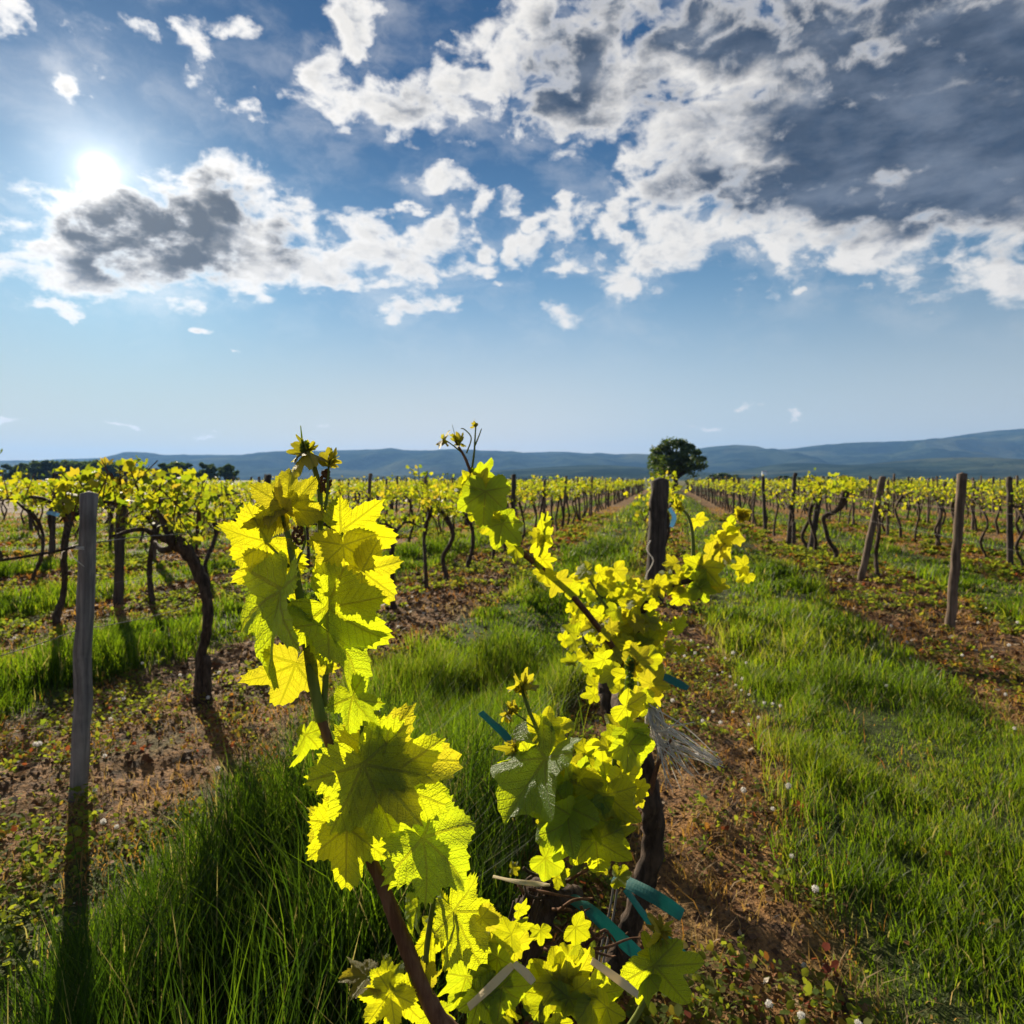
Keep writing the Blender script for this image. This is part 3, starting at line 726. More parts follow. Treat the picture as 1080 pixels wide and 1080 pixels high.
for j in range(4):
    a = np.linspace(0, 6.283, 17); b.tube(np.stack([np.cos(a)*.046, np.sin(a)*.046, -.006*j+.004*np.sin(a+j)], 1), .0022, 5, cap=False)
b.tube([(-.03, -.04, 0), (-.07, -.05, -.03), (-.075, -.05, -.06)], .0025, 5); b.tube([(-.04, -.04, -.01), (.0, -.06, -.05), (.05, -.05, -.09)], .002, 5)
o = tag(b.build('wire_tie', M_STRING), 'pale wire wound round the nearest left post', 'wire tie'); o.location = c0

# ------------------------------------------------------------------ the nearest vines, leaf by leaf
CA = np.array([0, 10, 27, 40, 50, 61, 76, 92, 104, 120, 140, 158, 170, 180.]); CR = np.array([1., .91, .61, .77, .88, .76, .53, .64, .70, .62, .52, .40, .22, .05])
def leaf_geo(lod, seed):
    na, nr = ((144, 9), (96, 5), (60, 3))[lod]
    g = np.random.default_rng(seed)
    a = np.linspace(-180, 180, na); jit = 1+.08*np.sin(np.radians(a)*2+g.random()*6)+.05*np.sin(np.radians(a)*5+g.random()*6)
    depth = .75+.5*g.random()
    cr = 1-(1-CR)*np.where(CR > .5, depth, 1)
    r = np.interp(np.abs(a), CA, cr)*jit
    ph = np.abs(a)/7.5; saw = ph-np.floor(ph); r = r*(1+(.15, .12, .05)[lod]*(np.where(saw < .66, saw/.66, (1-saw)/.34)-.5)*np.clip((175-np.abs(a))/30, 0, 1))
    rings = np.linspace(0, 1, nr+1)[1:]**.85
    x = np.concatenate([[0]]+[np.sin(np.radians(a))*r*q for q in rings]); y = np.concatenate([[0]]+[np.cos(np.radians(a))*r*q for q in rings])
    j = np.arange(na-1); F3 = np.stack([np.zeros(na-1, int), 1+j, 2+j], 1)
    F4 = np.concatenate([np.stack([1+i*na+j, 1+(i+1)*na+j, 2+(i+1)*na+j, 2+i*na+j], 1) for i in range(nr-1)]) if nr > 1 else np.zeros((0, 4), int)
    return x, y, F3, F4
def leaf_into(mb, A, T, roll=0., lod=1, seed=0, rnd=None, fold=None, droop=None, wave=None, cup=.0, scale=.88, narrow=1.):
    """a grape leaf whose petiole joins at A and whose tip points at T; face turned to the viewer's side, then rolled about its midrib"""
    g = np.random.default_rng(seed*31+5); A = np.array(A); T = np.array(T)
    fold = .08+.4*g.random() if fold is None else fold; droop = .15+.6*g.random() if droop is None else droop; wave = .08+.14*g.random() if wave is None else wave
    x, y, F3, F4 = leaf_geo(lod, seed); x = x*narrow
    L = np.linalg.norm(T-A); ty = (T-A)/L; L *= scale; vd = np.array(EYE)-A; vd /= np.linalg.norm(vd)
    n = vd-ty*vd.dot(ty); n /= np.linalg.norm(n)+1e-9; xx = np.cross(ty, n)
    c, s = math.cos(R(roll)), math.sin(R(roll)); n, xx = n*c+xx*s, xx*c-n*s
    th = np.arctan2(x, y); r2 = x*x+y*y
    z = fold*np.abs(x)*(1-.4*np.abs(x)) - droop*np.where(y > 0, y*y, 0)*.6 - .28*droop*x*x + cup*r2 + wave*r2*np.sin(th*3+g.random()*6)+.5*wave*r2*np.sin(th*7+g.random()*6)+ .018*np.sin(x*21+g.random()*6)*np.sin(y*19+g.random()*6)+.03*wave*10*r2*r2*np.sin(th*11+g.random()*6)
    # keep the arc length when the tip droops
    y2 = y*(1-.12*droop*np.clip(y, 0, 1))
    V = A+L*(x[:, None]*xx+y2[:, None]*ty+z[:, None]*n)
    mb.add(V, [F3, F4], np.stack([x, y], 1), (.16+.7*g.random() if rnd is None else rnd))  # lowest rnd set by hand: greener tone standing in for leaf shade
class Plant:
    def __init__(s, name, loc, label, cat, group=None): s.root = empty(name, loc, label, cat, group); s.loc = np.array(tuple(loc)); s.k = 0
    def mesh(s, name, mb, m, parent=None):
        return mb.build(name, m, parent or s.root, s.loc)
    def leaf(s, parent, A, T, z, dz=0., roll=0., lod=0, name='leaf', **kw):
        s.k += 1; b = MB(); leaf_into(b, P(*A, z), P(*T, z+dz), roll, lod, s.k+int(A[0]), **kw)
        return s.mesh(name, b, M_LEAF, parent)
def tubes(lst, **kw):
    b = MB()
    for pts, rad, *mi in lst: b.tube(pts, rad, kw.get('n', 10), kw.get('rough', .06), 1, mi=mi[0] if mi else 0, sub=5)
    return b

# vine A: the tall shoot in front
zA = .86
pa = P(470, 1086, zA); pa = Vector((pa.x+.02, pa.y-.05, 0))
VA = Plant('grapevine', pa, 'nearest grapevine, its tall leafy shoot rising above the hills in the left foreground', 'grapevine')
p = lambda x, y, z=zA: P(x, y, z)
tb = MB(); top = p(505, 1112, .84)
tb.tube([VA.loc+np.array([0, 0, -.05]), VA.loc+np.array([.03, .02, .2]), VA.loc+np.array([-.01, .03, .42]), np.array(top)-np.array([0, 0, .06]), np.array(top)], [.05, .036, .03, .034, .036], 14, .25, 2, sub=6)
VA.mesh('trunk', tb, M_BARK)
cane = VA.mesh('cane', tubes([([p(505, 1112, .84), p(470, 1083), p(447, 1046), p(430, 1003), p(415, 965), p(402, 930), p(388, 902)], [.014, .0115, .0100, .0095, .0088, .0082, .0065])], rough=.1, n=14), M_CANE)
tubes_A = tubes([
    ([p(392, 908), p(374, 872), p(358, 820), p(346, 780), p(338, 757)], [.0068, .0066, .0062, .0060, .0062], 1),
    ([p(339, 760), p(329, 712), p(322, 668), p(316, 628), p(309, 590), p(301, 555), p(296, 540)], [.0072, .0070, .0064, .0054, .0046, .0036, .003], 0),
    ([p(342, 745, .865), p(344, 690, .87), p(341, 640, .87), p(337, 590, .87), p(338, 545, .87), p(336, 510, .87), p(326, 480, .87), p(320, 470, .87)], [.004, .004, .0039, .0038, .0036, .0034, .003, .003], 0),
    ([p(382, 870, .855), p(383, 830, .855), p(383, 800, .855), p(381, 752, .855)], [.0038, .0038, .0036, .003], 0),
    # petioles
    ([p(305, 598), p(292, 583), p(281, 571)], [.0022, .0018, .0016], 0), ([p(337, 580, .87), p(350, 568, .86), p(360, 560, .85)], [.002, .0017, .0015], 0),
    ([p(318, 655), p(331, 640), p(340, 628)], [.0024, .002, .0018], 0), ([p(338, 560, .87), p(344, 530), p(346, 505), p(347, 488)], [.002, .0018, .0015, .0012], 0),
    ([p(383, 830, .855), p(386, 815, .85), p(390, 806, .85)], [.002, .0017, .0015], 0), ([p(360, 835), p(363, 850, .85), p(366, 874, .84)], [.002, .0018, .0016], 0), ([p(318, 650), p(306, 637), p(296, 626)], [.0022, .002, .0018], 0),
    ([p(310, 600), p(322, 570), p(318, 548)], [.002, .0015, .001], 0)], n=10)
stA = VA.mesh('shoot', tubes_A, [M_STEM, M_CANE])
def budcluster(b, cx, cy, z, r, n, seed, up=(0, -1)):
    """furled young leaves at a shoot tip"""
    g = np.random.default_rng(seed)
    for i in range(n):
        a = R(-90+g.uniform(-75, 75)); l = r*(.4+.55*g.random())
        leaf_into(b, P(cx+g.normal()*r*.15, cy+g.normal()*r*.2, z+g.normal()*.004), P(cx+math.cos(a)*l, cy+math.sin(a)*l, z+g.normal()*.02), g.uniform(-70, 70), 1, seed+i, .75+.3*g.random(), fold=.8, droop=-.5, wave=.15, cup=.3, narrow=.6)
bb = MB(); budcluster(bb, 322, 476, .87, 11, 8, 3); bb.tube([p(319, 470, .87), p(318, 458, .87), p(317, 449, .87)], [.0014, .001, .0005], 6, sub=3)
for k in range(10): bb.tube([p(320+3*math.sin(k*2.1), 478-k*1.0, .868), p(321+3*math.sin(k*2.1)+2, 474-k, .866)], [.0024, .0018], 6)
VA.mesh('bud', bb, M_LEAF, stA)
bb = MB(); budcluster(bb, 347, 488, .865, 9, 6, 13); VA.mesh('bud', bb, M_LEAF, stA)
bb = MB()
for k in range(22):
    q = (343+4*math.sin(k*1.9), 497+k*1.1); bb.tube([p(*q, .868), p(q[0]+3*math.cos(k*2.3), q[1]-2, .864)], [.0026, .0016], 6)
VA.mesh('flower_cluster', bb, M_CANE, stA); bb = MB()
for k in range(20):
    q = (314+5*math.sin(k*1.9), 556+k*1.0); bb.tube([p(*q, .862), p(q[0]+3*math.cos(k*2.3), q[1]-2, .858)], [.0024, .0014], 6)
VA.mesh('flower_cluster', bb, M_CANE, stA)
LA = [  # petiole point, tip, distance, tip distance offset, roll, options (lowest rnd: leaf shade painted as a greener tone)
    ((306, 537), (299, 472), .862, .01, -18, {}), ((314, 533), (345, 541), .872, -.01, 35, dict(rnd=.5)), ((300, 540), (268, 510), .86, .02, -40, dict(rnd=.9, fold=.5)), ((298, 535), (247, 536), .868, .03, 55, dict(rnd=.95, droop=.7)),
    ((282, 571), (229, 606), .855, .012, -10, dict(fold=.1, droop=.2)), ((286, 596), (268, 655), .875, .0, 12, dict(droop=.3)),
    ((360, 560), (432, 575), .845, .012, 14, dict(fold=.15, droop=.25)), ((362, 575), (366, 628), .84, -.01, -12, {}),
    ((382, 602), (430, 640), .846, .02, 8, dict(fold=.12)), ((362, 615), (398, 640), .86, .0, -30, {}),
    ((298, 622), (256, 748), .835, -.04, 62, dict(rnd=.02, fold=.5, droop=.6)), ((345, 640), (417, 694), .832, .01, 22, dict(rnd=.15, fold=.25)),
    ((344, 660), (405, 722), .845, -.02, -50, dict(rnd=.0, fold=.4)), ((312, 700), (287, 770), .852, .012, -8, {}),
    ((322, 775), (320, 818), .845, -.015, -50, dict(rnd=.1, fold=.5, droop=.6)), ((372, 735), (405, 790), .84, -.02, 45, dict(rnd=.05, fold=.35)),
    ((390, 806), (505, 797), .846, .025, -6, dict(fold=.12, droop=.2)), ((400, 822), (490, 858), .838, .012, 16, dict(fold=.12)), ((383, 806), (424, 900), .826, -.005, -6, dict(rnd=.2, fold=.12, droop=.25)), ((383, 800), (396, 735), .862, .01, 10, dict(rnd=.2)),
    ((366, 872), (364, 950), .83, -.004, 6, dict(rnd=.3, fold=.1, droop=.15)), ((362, 868), (312, 905), .842, .012, -12, dict(fold=.1)),
    ((446, 884), (520, 945), .86, .0, -25, dict(rnd=.0, fold=.35)), ((430, 890), (470, 925), .875, .02, 30, dict(rnd=.0)), ((440, 958), (428, 1000), .86, -.01, 60, dict(fold=.5, rnd=.1)),
    ((409, 1035), (407, 1000), .845, .01, -10, {}), ((388, 1031), (347, 1024), .85, -.02, 50, dict(rnd=1.)), ((412, 1046), (380, 1092), .84, -.02, -12, dict(rnd=.5)), ((420, 1050), (452, 1088), .85, .01, 20, dict(rnd=.4)), ((450, 1030), (462, 1010), .87, 0, 30, {}),
    ((478, 962), (512, 1032), .875, 0, -35, dict(rnd=.2)), ((508, 968), (528, 992), .89, 0, 20, dict(rnd=.8)), ((455, 985), (482, 1010), .89, .02, 0, {}), ((470, 965), (440, 985), .895, .02, 20, {})]
for A, T, z, dz, roll, kw in LA: VA.leaf(stA, A, T, z, dz, roll, scale=.82, **kw)
sp_ = VA.mesh('side_shoot', tubes([([p(446, 1030, .88), p(450, 1000, .88), p(455, 965, .88), p(462, 925, .875), p(466, 900, .87)], [.0045, .004, .0035, .003, .002]), ([p(455, 965, .88), p(470, 963, .88), p(478, 962, .875)], [.002, .0018, .0015]),
       ([p(432, 1046, .85), p(420, 1046, .845), p(405, 1032, .845), p(388, 1031, .85)], [.003, .0025, .002, .0016])]), M_STEM)

# vine B: old head with tied canes
zB = 1.32
pb = P(545, 1000, zB); pb = Vector((pb.x, pb.y, 0))
VB = Plant('grapevine', pb, 'second grapevine from the front, its black knotty head tied with teal strips', 'grapevine')
p = lambda x, y, z=zB: P(x, y, z)
tb = MB()
tb.tube([VB.loc+np.array([-.10, -.06, -.04]), np.array(p(505, 1130)), np.array(p(528, 1060)), np.array(p(548, 1010)), np.array(p(563, 968)), np.array(p(572, 942)), np.array(p(580, 930))], [.044, .030, .026, .029, .036, .033, .018], 16, .32, 8, sub=6)
tb.tube([p(570, 945), p(598, 948, 1.34), p(610, 940, 1.38)], [.03, .022, .012], 10, .3, 4, sub=5)
for k in range(16):   # shreds of bark
    x = 540+random.random()*36; y = 935+random.random()*20
    tb.tube([p(x, y, zB-.04), p(x-12-random.random()*8, y+40+random.random()*20, zB-.045), p(x-30-random.random()*10, y+95, zB-.03)], [.0025, .002, .001], 5, .2, k, sub=4)
VB.mesh('trunk', tb, M_BARK)
g = np.random.default_rng(61); tg = []
for k in range(15):   # thin dead tendrils and cane ends round the head
    x, y = 545+g.random()*70, 930+g.random()*90; a = g.uniform(-.6, .9); l = 25+g.random()*60; z = 1.22+g.random()*.1
    tg.append(([p(x, y, z), p(x+l*.4*math.cos(a)+g.normal()*5, y+l*.4*math.sin(a)+g.normal()*6, z-.02), p(x+l*.7*math.cos(a)+g.normal()*6, y+l*.7*math.sin(a)+g.normal()*7, z+.01), p(x+l*math.cos(a), y+l*math.sin(a), z)], [.0032, .0028, .002, .0012]))
VB.mesh('cane', tubes(tg, n=6), M_CANE)
shB = VB.mesh('shoot', tubes([([p(592, 935), p(585, 890), p(578, 845), p(571, 802), p(563, 765), p(553, 735), p(549, 724)], [.008, .0062, .0055, .005, .0042, .0035, .003]),
    ([p(571, 802), p(574, 785), p(572, 772)], [.002, .0018, .0015]), ([p(563, 765), p(552, 758), p(540, 750)], [.002, .0016, .0012]), ([p(565, 775), p(552, 780), p(546, 785)], [.002, .0016, .0012]),
    ([p(600, 930), p(620, 895), p(640, 858), p(648, 828), p(648, 802), p(655, 760, 1.36), p(662, 715, 1.36), p(664, 700, 1.36)], [.008, .006, .0052, .005, .0048, .0042, .0035, .003])]), M_STEM)
for bx, by, br, bn_, bs_ in ((548, 728, 14, 9, 23), (538, 752, 14, 8, 24), (545, 790, 13, 7, 25)):
    bb = MB(); budcluster(bb, bx, by, zB, br, bn_, bs_); VB.mesh('bud', bb, M_LEAF, shB)
bb = MB(); budcluster(bb, 668, 702, 1.36, 16, 9, 26)
for k in range(24): bb.tube([p(664+3*math.sin(k*1.7), 695+k*1.5, 1.35), p(664+5*math.sin(k*2.9), 692+k*1.5, 1.345)], [.004, .002], 6)
VB.mesh('bud', bb, M_LEAF, shB)
LB = [((572, 772), (610, 758), 1.31, .02, -10, dict(fold=.2)), ((574, 778), (590, 812), 1.32, .0, 30, {}), ((576, 800), (519, 874), 1.27, -.06, 48, dict(rnd=.0, fold=.5, droop=.5)), ((572, 808), (530, 850), 1.31, .02, -30, dict(rnd=.1)),
      ((660, 745), (688, 757), 1.33, .02, 10, {}), ((655, 772), (633, 752), 1.34, .02, -20, {}), ((652, 778), (640, 800), 1.33, .02, 25, {}), ((660, 770), (690, 790), 1.31, -.02, 35, dict(rnd=.0)), ((663, 785), (684, 815), 1.3, .0, -15, dict(rnd=.1)), ((648, 800), (638, 770), 1.35, .02, 0, {}),
      ((665, 740), (682, 722), 1.36, .02, 50, dict(rnd=.8)), ((640, 838), (643, 893), 1.26, -.01, 8, dict(rnd=.5)), ((640, 836), (680, 845), 1.27, .02, -14, {}), ((632, 838), (600, 850), 1.27, .0, 20, dict(rnd=.1)), ((598, 850), (553, 908), 1.25, -.03, 24, dict(rnd=.0)),
      ((606, 862), (590, 920), 1.24, -.02, -30, dict(rnd=.0)), ((628, 885), (636, 943), 1.24, -.01, -4, dict(rnd=.3)), ((640, 880), (668, 905), 1.26, .02, 20, dict(rnd=.2)), ((600, 815), (620, 790), 1.3, .02, -20, {}), ((605, 835), (628, 800), 1.29, .0, 45, dict(rnd=.0)),
      ((590, 830), (560, 845), 1.3, .0, -25, dict(rnd=.2)), ((612, 820), (605, 858), 1.28, 0, 15, {}), ((655, 815), (668, 850), 1.29, .01, -40, {}), ((620, 860), (610, 900), 1.25, 0, 30, {}), ((590, 870), (572, 895), 1.27, .02, 20, dict(rnd=.1)),
      ((650, 860), (672, 880), 1.27, .02, -25, {}), ((618, 795), (598, 806), 1.33, .02, 10, {}), ((575, 905), (600, 925), 1.25, .0, 10, dict(rnd=.1))]
for A, T, z, dz, roll, kw in LB: VB.leaf(shB, A, T, z, dz, roll, lod=1, **kw)

g = np.random.default_rng(72); fm = MB()
for i in range(46):
    x, y = 612+np.clip(g.normal(), -1.7, 1.5)*42, 850+np.clip(g.normal(), -1.8, 1.5)*50; a = R(g.uniform(-210, 50)); l = 8+g.random()*16; z = 1.26+g.random()*.14
    leaf_into(fm, P(x, y, z), P(x+l*math.cos(a), y-l*math.sin(a), z+g.normal()*.012), g.uniform(-65, 65), 1, i+1300, .1+.8*g.random())
VB.mesh('foliage', fm, M_LEAF)
# low shoots at the bottom, from vine B's foot
VC_p = P(600, 1150, 1.0); VC_p.z = 0
VE = Plant('grapevine', VC_p, 'low bright grapevine shoot at the bottom edge, in front of the teal-tied head', 'grapevine')
p = lambda x, y, z=1.0: P(x, y, z)
tb = MB(); tb.tube([VE.loc+np.array([0, 0, -.04]), VE.loc+np.array([.02, .01, .3]), np.array(p(585, 1135))], [.035, .026, .02], 12, .25, 3, sub=5); VE.mesh('trunk', tb, M_BARK)
shE = VE.mesh('shoot', tubes([([p(585, 1135), p(566, 1082), p(575, 1055), p(592, 1036), p(606, 1030)], [.008, .005, .0042, .0035, .003]), ([p(585, 1135), p(640, 1110), p(672, 1070), p(684, 1038), p(690, 1005), p(697, 985)], [.008, .005, .0045, .004, .003, .002]),
      ([p(585, 1135), p(520, 1100), p(500, 1060), p(492, 1030)], [.008, .005, .004, .003])]), M_STEM)
LE = [((587, 1034), (583, 988), 1., .01, -10, {}), ((592, 1036), (622, 1000), 1.0, .02, 20, {}), ((586, 1036), (556, 1040), .99, -.01, -20, dict(rnd=.5)), ((598, 1036), (634, 1020), 1.0, -.02, 60, dict(rnd=.6)), ((578, 1050), (560, 1010), 1.01, .01, 5, {}),
      ((606, 1045), (622, 1078), .985, 0, 15, {}), ((600, 1052), (585, 1090), .98, 0, -15, dict(rnd=.1)), ((625, 1050), (652, 1082), .99, .01, -10, {}), ((690, 1018), (733, 1068), .99, .01, 20, dict(rnd=.2)), ((690, 1010), (678, 982), 1.0, .01, 0, dict(rnd=.4)), ((685, 1030), (660, 1048), .99, 0, 40, dict(rnd=.0)),
      ((500, 1020), (470, 1050), 1.0, 0, 20, dict(rnd=.3)), ((515, 1000), (540, 1030), 1.02, .02, -30, dict(rnd=.1)), ((525, 1010), (520, 1055), 1.0, 0, 30, dict(rnd=.2)), ((492, 1030), (478, 1075), .98, 0, -20, dict(rnd=.1)), ((530, 1040), (560, 1075), .98, 0, 20, dict(rnd=.0)), ((505, 1050), (530, 1090), .97, 0, 0, dict(rnd=.1)),
      ((492, 990), (520, 1000), 1.04, 0, 10, {}), ((500, 990), (470, 1000), 1.05, .02, 20, {}), ((640, 1062), (625, 1095), .98, 0, 0, {}), ((508, 975), (498, 1015), 1.03, 0, -30, dict(rnd=.2))]
for A, T, z, dz, roll, kw in LE: VE.leaf(shE, A, T, z, dz, roll, lod=1, **kw)
g = np.random.default_rng(71); fm = MB()
for i in range(42):
    x, y = 450+g.random()*165, 955+g.random()*135; a = R(g.uniform(-200, 60)); l = 9+g.random()*20; z = .98+g.random()*.22
    leaf_into(fm, P(x, y, z), P(x+l*math.cos(a), y-l*math.sin(a), z+g.normal()*.012), g.uniform(-60, 60), 1, i+900, .2+.6*g.random())
VE.mesh('foliage', fm, M_LEAF)
bb = MB(); budcluster(bb, 697, 985, 1.0, 12, 6, 43); VE.mesh('bud', bb, M_LEAF, shE)

# vine C: leaning dark trunk right of the teal strips
zC = 1.75
VCb = P(625, 1068, 1.92); VCb.z = 0
VC = Plant('grapevine', VCb, 'grapevine with a bare dark leaning trunk right of the teal-tied head', 'grapevine')
p = lambda x, y, z=zC: P(x, y, z)
tb = MB(); tb.tube([p(618, 1085, 1.9)-Vector((0, 0, .05)), p(634, 1045, 1.86), p(656, 1000, 1.82), p(672, 955, 1.8), p(686, 910, 1.78), p(689, 870, 1.76), p(684, 835, 1.75), p(676, 800, 1.75), p(664, 770, 1.78), p(655, 735, 1.9)], [.042, .028, .026, .027, .028, .028, .028, .029, .03, .028], 14, .25, 9, sub=5)
VC.mesh('trunk', tb, M_BARK)
VC.mesh('cane', tubes([([p(684, 845), p(692, 812, 1.7), p(702, 790, 1.7), p(709, 778, 1.68)], [.009, .006, .004, .003]), ([p(655, 735, 1.9), p(648, 760, 1.8), p(638, 790, 1.7), p(628, 830, 1.6)], [.009, .007, .006, .005])]), M_CANE)
g = np.random.default_rng(77); fm = MB()
for i in range(15):
    x, y = 655+np.clip(g.normal(), -1.5, 1.3)*24, 735+np.clip(g.normal(), -1.5, 1.5)*26; a = R(g.uniform(-200, 60)); l = 13+g.random()*14
    zz = 1.75+g.normal()*.08; leaf_into(fm, P(x, y, zz), P(x+l*math.cos(a), y-l*math.sin(a), zz+g.normal()*.012), g.uniform(-50, 50), 2, i)
VC.mesh('foliage', fm, M_LEAF)

# vine D: bushy vine behind, with the spray that arches up to the left and a cane to the right
zD = 2.75
VDb = P(652, 890, zD); VDb.z = 0
VD = Plant('grapevine', VDb, 'bushy bright grapevine in mid-row with one spray arching up left against the hills', 'grapevine')
p = lambda x, y, z=zD: P(x, y, z)
tb = MB(); tb.tube([VD.loc+np.array([0, 0, -.05]), np.array(p(650, 850)), np.array(p(657, 790)), np.array(p(648, 740)), np.array(p(652, 712)), np.array(p(662, 695))], [.06, .045, .042, .05, .06, .05], 14, .3, 12, sub=5)
tb.tube([p(655, 715), p(668, 690, 2.65), p(672, 660, 2.6), p(680, 640, 2.5), p(693, 622, 2.45), p(712, 616, 2.4), p(730, 612, 2.35)], [.04, .016, .013, .012, .011, .010, .008], 8, .2, 3, sub=4)
VD.mesh('trunk', tb, M_BARK)
spray = VD.mesh('cane', tubes([([p(655, 715), p(650, 690, 2.5), p(628, 658, 2.2), p(600, 625, 2.0), p(572, 600, 1.85), p(548, 580, 1.75), p(530, 556, 1.7), p(514, 535, 1.68), p(503, 518, 1.66), p(497, 500, 1.65), p(490, 482, 1.65), p(480, 465, 1.65)], [.016, .011, .010, .009, .008, .0075, .007, .006, .005, .0042, .0035, .002])], n=9), M_CANE)
shD = VD.mesh('shoot', tubes([([p(562, 592, 1.8), p(568, 570, 1.78), p(573, 553, 1.77), p(576, 540, 1.77)], [.005, .004, .003, .002]), ([p(497, 500, 1.65), p(500, 478, 1.65), p(501, 462, 1.65), p(502, 446, 1.65)], [.003, .0026, .002, .0015]), ([p(501, 470, 1.65), p(505, 460, 1.65), p(508, 452, 1.65)], [.002, .0016, .001]),
      ([p(490, 480, 1.65), p(478, 470, 1.65), p(468, 463, 1.65)], [.002, .0016, .0012]), ([p(492, 478, 1.65), p(497, 462, 1.65), p(490, 453, 1.65), p(486, 452, 1.65)], [.002, .0016, .0014, .001]), ([p(484, 475, 1.65), p(480, 460, 1.65), p(477, 448, 1.65)], [.001, .0008, .0005]),
      ([p(728, 610, 2.35), p(731, 585, 2.35), p(730, 560, 2.35), p(725, 543, 2.35), p(716, 535, 2.35)], [.009, .007, .006, .005, .003]), ([p(730, 612, 2.35), p(745, 590, 2.35), p(765, 560, 2.35), p(780, 540, 2.35)], [.007, .006, .005, .002]),
      ([p(664, 650, 2.6), p(640, 640, 2.6), p(622, 612, 2.6)], [.008, .006, .003]), ([p(655, 700, 2.7), p(625, 690, 2.6), p(612, 665, 2.6)], [.008, .006, .003]), ([p(660, 690), p(640, 670), p(634, 640), p(630, 612)], [.008, .006, .005, .003]), ([p(668, 680), p(690, 670), p(700, 650)], [.008, .006, .003])], n=7), M_STEM)
for bx, by, bz, br, bn_, bs_ in ((486, 466, 1.65, 7, 3, 51), (467, 463, 1.65, 5, 4, 52), (502, 450, 1.65, 4, 4, 53), (715, 534, 2.35, 9, 5, 54), (780, 541, 2.35, 12, 6, 55)):
    bb = MB(); budcluster(bb, bx, by, bz, br, bn_, bs_); VD.mesh('bud', bb, M_LEAF, shD)
LD = [((497, 515), (482, 498), 1.64, .02, 0, {}), ((500, 512), (505, 488), 1.65, .02, 10, {}), ((506, 512), (530, 505), 1.63, .02, -10, {}), ((505, 500), (523, 485), 1.66, .0, 30, dict(rnd=0.)), ((502, 530), (478, 540), 1.62, .01, -15, {}), ((503, 528), (480, 525), 1.66, .03, 20, dict(rnd=.1)),
      ((512, 518), (508, 560), 1.6, -.02, 10, dict(rnd=0.)), ((520, 522), (538, 530), 1.63, .02, 15, {}), ((516, 525), (528, 545), 1.62, .01, -20, {}), ((520, 545), (506, 565), 1.63, .02, 0, {}), ((528, 550), (520, 588), 1.66, .0, 20, dict(rnd=.2)), ((530, 552), (552, 575), 1.62, -.03, -20, dict(rnd=0.)), ((545, 578), (530, 588), 1.7, .02, 10, {}),
      ((568, 565), (557, 575), 1.76, .02, 0, {}), ((572, 560), (592, 560), 1.76, .02, 10, {}), ((570, 575), (580, 590), 1.76, .02, -10, {}), ((574, 548), (586, 546), 1.77, .02, 0, {}), ((572, 590), (585, 605), 1.8, .02, 20, {}), ((588, 612), (600, 632), 1.85, .02, 0, {}), ((600, 622), (616, 616), 1.9, .0, 20, {}), ((575, 605), (580, 622), 1.8, .02, 30, {}),
      ((742, 598), (736, 628), 2.32, .02, 0, {}), ((748, 585), (772, 592), 2.33, .03, 10, {}), ((760, 570), (776, 582), 2.33, .02, -10, {}), ((735, 600), (720, 582), 2.36, .02, 0, {}), ((722, 610), (712, 596), 2.38, .02, 10, {}), ((735, 612), (760, 610), 2.32, .0, 30, dict(rnd=0.)), ((738, 620), (748, 640), 2.32, .0, 10, dict(rnd=0.)),
      ((735, 548), (745, 560), 2.36, .02, 0, {}), ((765, 560), (782, 570), 2.34, .02, 20, {}), ((717, 536), (707, 536), 2.36, .02, 0, {}), ((705, 612), (694, 600), 2.42, .02, 0, {}), ((712, 618), (716, 632), 2.4, .02, 0, {}), ((668, 640), (683, 620), 2.55, .03, 0, {}), ((672, 640), (690, 640), 2.52, .03, 0, {}), ((725, 625), (730, 640), 2.36, .02, 40, {}), ((752, 575), (738, 580), 2.34, .02, 0, {}), ((770, 552), (783, 556), 2.34, .02, 0, {})]
fm = MB()
for i, (A, T, z, dz, roll, kw) in enumerate(LD): leaf_into(fm, P(*A, z), P(*T, z+dz), roll, 1, i+300, **kw)
g = np.random.default_rng(78)
for i in range(190):
    x, y = 652+g.normal()*26, 662+g.normal()*27; a = R(g.uniform(-220, 60)); l = 8+g.random()*13; z = 2.65+g.normal()*.15
    leaf_into(fm, P(x, y, z), P(x+l*math.cos(a), y-l*math.sin(a), z+g.normal()*.018), g.uniform(-55, 55), 2, i)
for i in range(26):
    u = g.random(); x, y = 690+80*u+g.normal()*9, 628-38*u+g.normal()*12; a = R(g.uniform(-200, 60)); l = 9+g.random()*10
    leaf_into(fm, P(x, y, 2.38), P(x+l*math.cos(a), y-l*math.sin(a), 2.38+g.normal()*.018), g.uniform(-50, 50), 2, i+400)
VD.mesh('foliage', fm, M_LEAF)

